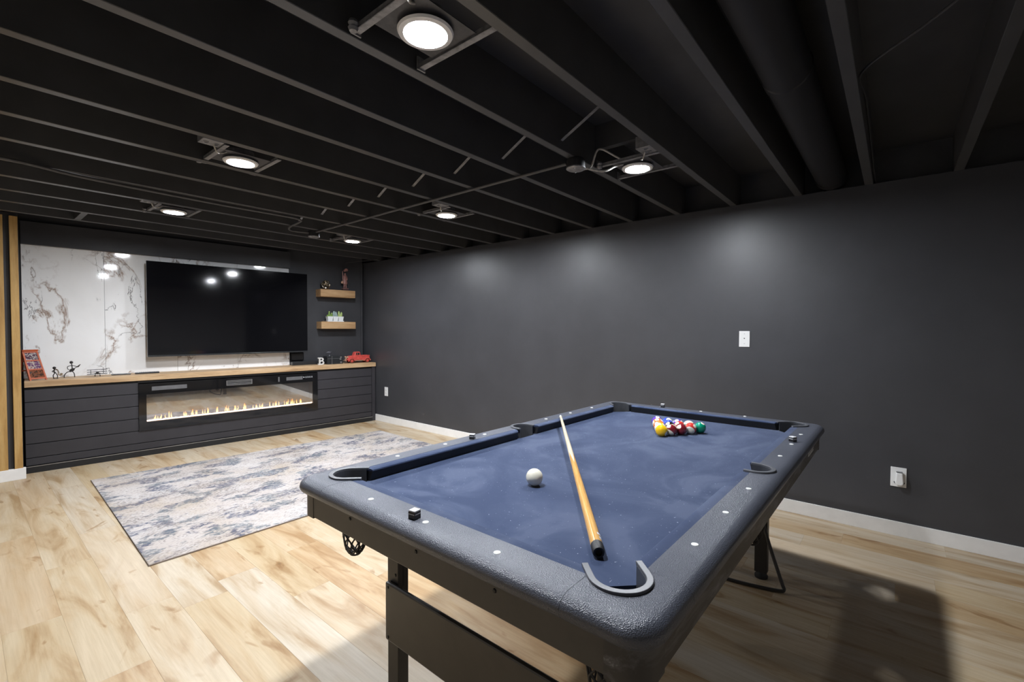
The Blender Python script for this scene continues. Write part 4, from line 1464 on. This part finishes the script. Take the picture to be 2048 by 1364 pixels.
def cactus_pot(s, label, kind):
    t = tvthing('cactus_pot', label, 'potted cactus', s, 0.190, ZS2 + 0.0118, 'row of white cactus pots')
    M4 = Matrix.Rotation(PI / 4, 4, 'Z')
    MB().lathe([(0, 0), (0.040, 0), (0.0505, 0.058), (0.046, 0.058), (0.042, 0.048), (0, 0.048)], 4, M4).obj('pot', M['pot'], t, bevel=0.002)
    gm = {0: M['green'], 1: M['green3'], 2: M['green2']}[kind]

    def stem(x, y, h, r, tilt=0.0, ribs=8):
        b = MB(); prof = [(0.0, 0.0), (r * 0.85, 0.0), (r, h * 0.35), (r * 0.95, h * 0.75), (r * 0.6, h * 0.94), (0, h)]
        b.lathe(prof, ribs * 2)
        for v in b.bm.verts:
            a = math.atan2(v.co.y, v.co.x); k = 1 + 0.10 * math.cos(ribs * a); v.co.x *= k; v.co.y *= k
        o = b.obj('cactus_stem', gm, t, smooth=True, M=Matrix.Translation((x, y, 0.045)) @ Matrix.Rotation(tilt, 4, 'Y'))
        return o
    if kind == 0:
        stem(0.0, 0.004, 0.074, 0.012); stem(-0.020, -0.004, 0.036, 0.014, -0.25); stem(0.022, 0, 0.055, 0.013, 0.2); stem(0.006, -0.014, 0.038, 0.014); stem(-0.008, -0.016, 0.030, 0.012); stem(0.030, -0.008, 0.032, 0.012, 0.2)
        for (x, z) in ((0, 0.118), (0.032, 0.098)):
            MB().ball((x, 0.002, z), 0.009, 10).obj('bud', M['green2'], t, smooth=True)
    elif kind == 1:
        for x, h in ((-0.010, 0.088), (0.014, 0.082)):
            b = MB(); b.ball((0, 0, 0), 1.0, 18, (0.018, 0.008, h / 2))
            b.obj('cactus_pad', gm, t, smooth=True, M=Matrix.Translation((x, 0, 0.045 + h / 2 - 0.002)))
        stem(-0.024, -0.006, 0.042, 0.010); stem(0.026, -0.006, 0.044, 0.010)
    else:
        stem(-0.016, 0.0, 0.086, 0.0125); stem(0.018, 0.0, 0.076, 0.0125); stem(0.002, -0.012, 0.050, 0.010)
    return t


cactus_pot(0.553, 'white square pot with a clump of round dark green cactus', 0)
cactus_pot(0.480, 'white square pot with grey green paddle cactus', 1)
cactus_pot(0.407, 'white square pot with tall pale green column cactus', 2)
# small glass beads on the lower shelf
for s, dd, lab in ((0.650, 0.175, 'tiny silver bead on the lower shelf left of its twin'), (0.632, 0.175, 'tiny silver bead on the lower shelf nearer the cactus pots'), (0.312, 0.175, 'tiny silver bead alone at the shelf end by the corner')):
    o = MB().ball((0, 0, 0), 0.0065, 12).obj('bead', M['silver'], smooth=True)
    o.location = tv(s, dd, ZS2 + 0.0062)
    tag(o, lab, 'bead')

# ------------------------------------------------------------------ things on the worktop
ZW = ZT1 - 0.0002
# red toy pick-up
tr = tvthing('toy_truck', 'red toy pick-up truck on the end of the wooden worktop', 'toy truck', 0.200, 0.110, ZW)
side = [(-0.165, 0.040), (-0.150, 0.088), (-0.120, 0.098), (-0.065, 0.100), (-0.052, 0.140), (-0.040, 0.150), (0.008, 0.152), (0.020, 0.143), (0.024, 0.100), (0.120, 0.098), (0.158, 0.092), (0.162, 0.036), (-0.100, 0.034)]
MB().prism(side, -0.040, 0.040, 'y').obj('truck_body', M['red'], tr, bevel=0.008)
MB().box(0.030, 0.150, -0.034, 0.034, 0.0985, 0.1005).obj('cargo_bed', M['red'], tr)
MB().box(0.026, 0.158, -0.044, -0.036, 0.088, 0.102).obj('bed_side', M['red'], tr, bevel=0.002)
MB().box(0.026, 0.158, 0.036, 0.044, 0.088, 0.102).obj('bed_side', M['red'], tr, bevel=0.002)
for x0, x1 in ((-0.046, -0.030), (-0.022, 0.008)):
    MB().box(x0, x1, -0.0412, -0.0395, 0.108, 0.138).obj('side_window', M['black'], tr)
for x in (-0.108, 0.118):
    for sy in (-1, 1):
        MR = Matrix.Translation((x, sy * 0.040, 0.0)) @ Matrix.Rotation(PI / 2, 4, 'X')
        f = MB()
        pts = [(0.048 * math.cos(a), 0.026 + 0.044 * math.sin(a)) for a in [PI * k / 10 for k in range(11)]]
        inn = [(0.034 * math.cos(a), 0.026 + 0.032 * math.sin(a)) for a in [PI * k / 10 for k in range(11)]]
        f.prism([(p[0] + x, p[1]) for p in pts] + [(p[0] + x, p[1]) for p in inn[::-1]], sy * 0.030, sy * 0.058, 'y')
        f.obj('fender', M['red'], tr, bevel=0.003)
        wh = MB().lathe([(0, -0.009), (0.018, -0.009), (0.027, -0.007), (0.029, 0.0), (0.027, 0.007), (0.018, 0.009), (0, 0.009)], 22, Matrix.Translation((x, sy * 0.047, 0.029)) @ Matrix.Rotation(PI / 2, 4, 'X')).obj('wheel', M['orange_dark'], tr, smooth=True)
        MB().lathe([(0, 0.012), (0.017, 0.010), (0.018, -0.010), (0, -0.012)], 18, Matrix.Translation((x, sy * 0.047, 0.029)) @ Matrix.Rotation(PI / 2, 4, 'X')).obj('hub_cap', M['red'], wh, smooth=True)
for sy in (-1, 1):
    MB().box(-0.062, 0.072, min(sy * 0.040, sy * 0.057), max(sy * 0.040, sy * 0.057), 0.030, 0.036).obj('running_board', M['tan'], tr, bevel=0.001)
    MB().ball((-0.158, sy * 0.034, 0.082), 0.012, 12).obj('headlamp', M['tan'], tr, smooth=True)
MB().prism([(-0.188, 0.030), (-0.180, 0.034), (-0.150, 0.088), (-0.156, 0.088), (-0.176, 0.050)], -0.022, 0.022, 'y').obj('grille', M['tan'], tr)
MB().box(-0.190, -0.182, -0.050, 0.050, 0.028, 0.040).obj('front_bumper', M['tan'], tr, bevel=0.002)
MB().box(0.162, 0.176, -0.046, 0.046, 0.028, 0.040).obj('rear_bumper', M['tan'], tr, bevel=0.002)

# letter B
me = text_mesh('B', 0.135)
lb = bpy.data.objects.new('letter_block', me)
COL.objects.link(lb)
bm = bmesh.new(); bm.from_mesh(me)
bmesh.ops.dissolve_limit(bm, angle_limit=0.01, verts=bm.verts, edges=bm.edges)
r = bmesh.ops.extrude_face_region(bm, geom=bm.faces[:])
bmesh.ops.translate(bm, verts=[v for v in r['geom'] if isinstance(v, bmesh.types.BMVert)], vec=(0, 0, 0.026))
bmesh.ops.recalc_face_normals(bm, faces=bm.faces[:])
zmin = min(v.co.y for v in bm.verts)
# slab serifs of the letter
bm.transform(Matrix.Translation((0, 0.013, -zmin)) @ Matrix.Rotation(PI / 2, 4, 'X') if False else Matrix(((1, 0, 0, 0), (0, 0, -1, 0.013), (0, 1, 0, -zmin), (0, 0, 0, 1))))
x0 = min(v.co.x for v in bm.verts)
tmp = MB(); tmp.bm.free(); tmp.bm = bm
hz_ = max(v.co.z for v in bm.verts)
tmp.box(x0 - 0.014, x0 + 0.012, -0.0132, 0.0132, 0.0, 0.014)
tmp.box(x0 - 0.014, x0 + 0.012, -0.0132, 0.0132, hz_ - 0.014, hz_)
bm.to_mesh(me); bm.free()
me.materials.clear(); me.materials.append(M['letter'])
lb.location = tv(0.712, 0.085, ZW); lb.rotation_euler = (0, 0, TVR)
tag(lb, 'freestanding white block letter B on the worktop', 'letter')

# black trunk box with clasps and the bird on it
tk = tvthing('trunk_box', 'small black trunk box with bright metal clasps on the worktop', 'box', 0.535, 0.125, ZW)
MB().box(-0.105, 0.105, -0.060, 0.060, 0.0, 0.072).obj('box_body', M['trunk'], tk, bevel=0.003)
MB().box(-0.107, 0.107, -0.062, 0.062, 0.075, 0.106).obj('box_lid', M['trunk'], tk, bevel=0.003)
for x in (-0.045, ):
    MB().box(x - 0.003, x + 0.003, -0.0645, -0.060, 0.0, 0.106).obj('metal_strap', M['grey_metal'], tk)
MB().box(-0.105, 0.080, -0.0630, -0.0595, 0.0715, 0.0755).obj('metal_strip', M['grey_metal'], tk)
for x, z in ((0.078, 0.088), (0.070, 0.062), (0.078, 0.020)):
    MB().box(x - 0.012, x + 0.012, -0.067, -0.060, z - 0.010, z + 0.010).obj('clasp', M['grey_metal'], tk, bevel=0.003)
bd = tvthing('bird_ornament', 'small dark pewter bird ornament standing on the black trunk box', 'ornament', 0.585, 0.125, ZW + 0.1058)
M['pewter'] = plain('pewter', (0.12, 0.12, 0.135), 0.4, metal=0.5, var=0.25, vscale=60)
MB().lathe([(0, 0), (0.016, 0), (0.014, 0.006), (0.005, 0.010), (0.004, 0.022), (0, 0.022)], 12).obj('stand', M['pewter'], bd, smooth=True)
V = [(0.008, 0, 0.044), (-0.006, 0, 0.046), (-0.018, 0, 0.050), (-0.030, 0, 0.047), (-0.052, 0, 0.045), (0.022, 0, 0.050), (0.030, 0, 0.054), (0.004, 0, 0.020)]
skin_body('bird_body', V, [(0, 1), (1, 2), (2, 3), (3, 4), (0, 5), (5, 6), (0, 7)], [0.014, 0.014, 0.011, 0.004, 0.0015, 0.010, 0.004, 0.005], M['pewter'], bd)

# soundbar and black box right of the marble
sb = tvthing('soundbar', 'low black soundbar on the worktop beside the letter', 'soundbar', 0.850, 0.215, ZW)
MB().box(-0.180, 0.165, -0.035, 0.035, 0.0, 0.046).obj('soundbar_body', M['trunk'], sb, bevel=0.006)
MB().box(-0.172, 0.157, -0.0360, -0.0345, 0.008, 0.038).obj('grille', M['black'], sb)
bx = tvthing('media_box', 'plain black media box on the wall below the television corner', 'box', 0.945, DW, 0.862)
MB().box(-0.078, 0.078, -0.040, -0.0003, 0.0, 0.094).obj('box_shell', M['gloss'], bx, bevel=0.003)
MB().box(-0.070, 0.070, -0.0415, -0.0395, 0.008, 0.086).obj('front_face', M['black'], bx)

# remotes
for s0, s1, th, lab in ((2.746, 2.600, 0.012, 'short flat black remote lying on the worktop'), (2.566, 2.372, 0.016, 'longer black remote propped on the worktop below the television')):
    t = tvthing('remote_control', lab, 'remote', (s0 + s1) / 2, 0.150, ZW)
    w = (s0 - s1) / 2
    MB().box(-w, w, -0.022, 0.022, 0.0, th).obj('remote_body', M['trunk'], t, bevel=0.003)
    b = MB()
    for k in range(9):
        for q in (-1, 0, 1):
            x = -w + 0.014 + k * (2 * w - 0.04) / 9
            b.box(x, x + 0.008, q * 0.012 - 0.004, q * 0.012 + 0.004, th - 0.0005, th + 0.0012)
    b.obj('keypad', M['panelgrey'], t)

# wire triplane
tp = tvthing('wire_biplane', 'dark iron wire triplane model with three stacked wings', 'model plane', 2.850, 0.130, ZW)
for z in (0.022, 0.042, 0.062):
    b = MB(); b.tube([(-0.072, -0.012, z), (0.072, -0.012, z + 0.004)], 0.0022, 6); b.tube([(-0.072, 0.012, z), (0.072, 0.012, z + 0.004)], 0.0022, 6)
    for k in range(9):
        x = -0.07 + k * 0.0175
        b.tube([(x, -0.012, z), (x, 0.012, z)], 0.0014, 5)
    b.obj('wing', M['iron'], tp, smooth=True)
b = MB()
for x in (-0.045, 0.045):
    for y in (-0.012, 0.012): b.tube([(x, y, 0.022), (x, y, 0.064)], 0.0014, 5)
b.obj('wing_struts', M['iron'], tp)
MB().tube([(0, -0.050, 0.032), (0, -0.030, 0.034), (0, 0.02, 0.034), (0, 0.075, 0.036)], [0.010, 0.012, 0.009, 0.003], 10).obj('fuselage', M['iron'], tp, smooth=True)
MB().box(-0.020, 0.020, 0.066, 0.080, 0.036, 0.039).obj('tailplane', M['iron'], tp)
MB().box(-0.022, 0.022, -0.054, -0.051, 0.029, 0.035).obj('propeller', M['iron'], tp)
for x in (-0.018, 0.018):
    MB().lathe([(0, -0.003), (0.009, -0.003), (0.009, 0.003), (0, 0.003)], 14, Matrix.Translation((x, -0.028, 0.009)) @ Matrix.Rotation(PI / 2, 4, 'Y')).obj('wheel', M['iron'], tp)
    MB().tube([(x, -0.028, 0.009), (x * 0.5, -0.024, 0.028)], 0.0016, 5).obj('wheel_strut', M['iron'], tp)

# wire musicians
def wire_thing(name, label, cat, s, d, tubes, heads, extra=None):
    t = tvthing(name, label, cat, s, d, ZW)
    for nm, path, r in tubes:
        MB().tube(smooth_path(path, 4), r, 7).obj(nm, M['iron'], t, smooth=True)
    for nm, c, r in heads:
        MB().ball(c, r, 14).obj(nm, M['iron'], t, smooth=True)
    return t


t = wire_thing('wire_guitarist', 'thin dark iron wire figure playing a raised guitar', 'figurine', 3.025, 0.120,
               [('leg', [(0.000, 0, 0.062), (0.014, -0.004, 0.040), (0.018, -0.004, 0.003)], 0.0035), ('leg', [(0.0, 0, 0.062), (-0.030, -0.002, 0.054), (-0.050, 0, 0.028), (-0.052, 0, 0.003)], 0.0035),
                ('torso', [(0.0, 0, 0.060), (0.002, 0, 0.085), (0.0, 0, 0.118), (-0.002, 0, 0.128)], 0.004), ('arm', [(0.0, 0, 0.114), (-0.028, -0.004, 0.104), (-0.026, -0.012, 0.080), (-0.006, -0.016, 0.070)], 0.003),
                ('arm', [(0.0, 0, 0.114), (0.024, -0.006, 0.106), (0.040, -0.012, 0.098), (0.052, -0.014, 0.112)], 0.003)], [('head', (-0.003, 0, 0.142), 0.013)])
g = MB()
g.prism([(0.020 * math.cos(a) * (1 + 0.2 * math.cos(2 * a)), 0.014 * math.sin(a)) for a in [2 * PI * k / 18 for k in range(18)]], -0.020, -0.012, 'y', Matrix.Translation((0.0, 0, 0.072)) @ Matrix.Rotation(-0.7, 4, 'Y'))
g.obj('guitar_body', M['iron'], t, bevel=0.0015)
MB().tube([(0.008, -0.016, 0.078), (0.058, -0.016, 0.122)], [0.003, 0.0035], 6).obj('guitar_neck', M['iron'], t)
t = wire_thing('wire_drummer', 'short dark iron wire figure bent over an instrument beside the photo ladder', 'figurine', 3.135, 0.110,
               [('leg', [(-0.006, 0, 0.048), (-0.014, -0.006, 0.028), (-0.010, -0.004, 0.003)], 0.0035), ('leg', [(0.006, 0, 0.048), (0.014, -0.008, 0.026), (0.012, -0.006, 0.003)], 0.0035),
                ('torso', [(0.0, 0.002, 0.046), (-0.008, 0.0, 0.066), (-0.004, -0.004, 0.088)], 0.0045), ('arm', [(-0.004, -0.003, 0.082), (0.016, -0.012, 0.076), (0.022, -0.018, 0.058)], 0.003), ('arm', [(-0.006, -0.002, 0.080), (-0.020, -0.012, 0.066), (0.006, -0.020, 0.058)], 0.003)],
               [('head', (-0.006, -0.006, 0.098), 0.0125)])
sax = smooth_path([(0.004, -0.020, 0.088), (0.014, -0.024, 0.080), (0.020, -0.026, 0.058), (0.022, -0.028, 0.040), (0.034, -0.028, 0.034), (0.040, -0.028, 0.050)], 5)
MB().tube(sax, [0.003 + 0.006 * k / (len(sax) - 1) for k in range(len(sax))], 8).obj('horn', M['silver'], t, smooth=True)
MB().box(-0.014, 0.020, -0.010, 0.014, 0.0, 0.004).obj('foot_plate', M['iron'], t)

# ladder photo frame
lad = tvthing('ladder_photo_frame', 'orange step-ladder photo frame holding three pictures at the worktop end', 'photo frame', 3.262, 0.085, ZW, rz=0.50)
# front frame leans back: bottom at y = -0.03, top at y = 0.045
def lp(x, h): return (x, -0.045 + 0.075 * h, 0.260 * h)
b = MB()
fr_w0, fr_w1 = 0.056, 0.048
for sx in (-1, 1):
    MB().poly([], []).bm.free()
    q = MB()
    vs = []
    for h in (0.0, 1.0):
        w = fr_w0 + (fr_w1 - fr_w0) * h
        x = sx * w + (-0.018 * h)
        y, z = lp(0, h)[1:]
        vs += [(x - 0.006, y, z), (x + 0.006, y, z), (x + 0.006, y + 0.012, z), (x - 0.006, y + 0.012, z)]
    q.poly(vs, [(3, 2, 1, 0), (4, 5, 6, 7), (0, 1, 5, 4), (1, 2, 6, 5), (2, 3, 7, 6), (3, 0, 4, 7)])
    q.obj('side_rail', M['orange'], lad)
    q = MB()
    vs = []
    for h in (0.0, 1.0):
        w = fr_w0 + (fr_w1 - fr_w0) * h
        x = sx * w + (-0.018 * h)
        y = 0.085 - 0.050 * h
        z = 0.260 * h
        vs += [(x - 0.005, y, z), (x + 0.005, y, z), (x + 0.005, y + 0.010, z), (x - 0.005, y + 0.010, z)]
    q.poly(vs, [(3, 2, 1, 0), (4, 5, 6, 7), (0, 1, 5, 4), (1, 2, 6, 5), (2, 3, 7, 6), (3, 0, 4, 7)])
    q.obj('back_leg', M['orange'], lad)


def leaning_strip(h0, h1, inset, dy0, dy1):
    vs = []
    for h in (h0, h1):
        w = fr_w0 + (fr_w1 - fr_w0) * h - inset
        cx = -0.018 * h
        y, z = lp(0, h)[1:]
        vs += [(cx - w, y + dy0, z), (cx + w, y + dy0, z), (cx + w, y + dy1, z), (cx - w, y + dy1, z)]
    return MB().poly(vs, [(3, 2, 1, 0), (4, 5, 6, 7), (0, 1, 5, 4), (1, 2, 6, 5), (2, 3, 7, 6), (3, 0, 4, 7)])


for h0, h1 in ((0.04, 0.09), (0.345, 0.385), (0.645, 0.685), (0.93, 0.985)):
    leaning_strip(h0, h1, 0.004, -0.002, 0.013).obj('cross_bar', M['orange'], lad)
PHC = [((0.05, 0.025, 0.015), (0.22, 0.07, 0.03), (0.06, 0.05, 0.05)), ((0.12, 0.05, 0.12), (0.42, 0.35, 0.30), (0.22, 0.09, 0.10)), ((0.08, 0.04, 0.06), (0.42, 0.38, 0.35), (0.20, 0.07, 0.10))]
for k, (h0, h1) in enumerate(((0.09, 0.345), (0.385, 0.645), (0.685, 0.93))):
    m, nt, bs = new_mat('photo_print_%d' % k)
    f = noise(nt, coords(nt), 38, 3, 0.6, 1.0)
    r_ = ramp(nt, [(0.36, PHC[k][0]), (0.50, PHC[k][1]), (0.62, PHC[k][2])], 'CONSTANT')
    nt.links.new(f, r_.inputs['Fac']); nt.links.new(r_.outputs['Color'], bs.inputs['Base Color'])
    setp(bs, rough=0.65, spec=0.15)
    leaning_strip(h0, h1, 0.006, 0.004, 0.007).obj('picture', m, lad)
MB().box(-0.018 - 0.056, -0.018 + 0.056, 0.020, 0.058, 0.256, 0.268).obj('top_step', M['orange'], lad, bevel=0.002)
for h in (0.30, 0.62):
    y = 0.085 - 0.05 * h + 0.002
    w = fr_w0 + (fr_w1 - fr_w0) * h
    MB().box(-0.018 * h - w, -0.018 * h + w, y, y + 0.006, 0.26 * h, 0.26 * h + 0.010).obj('back_bar', M['orange'], lad)
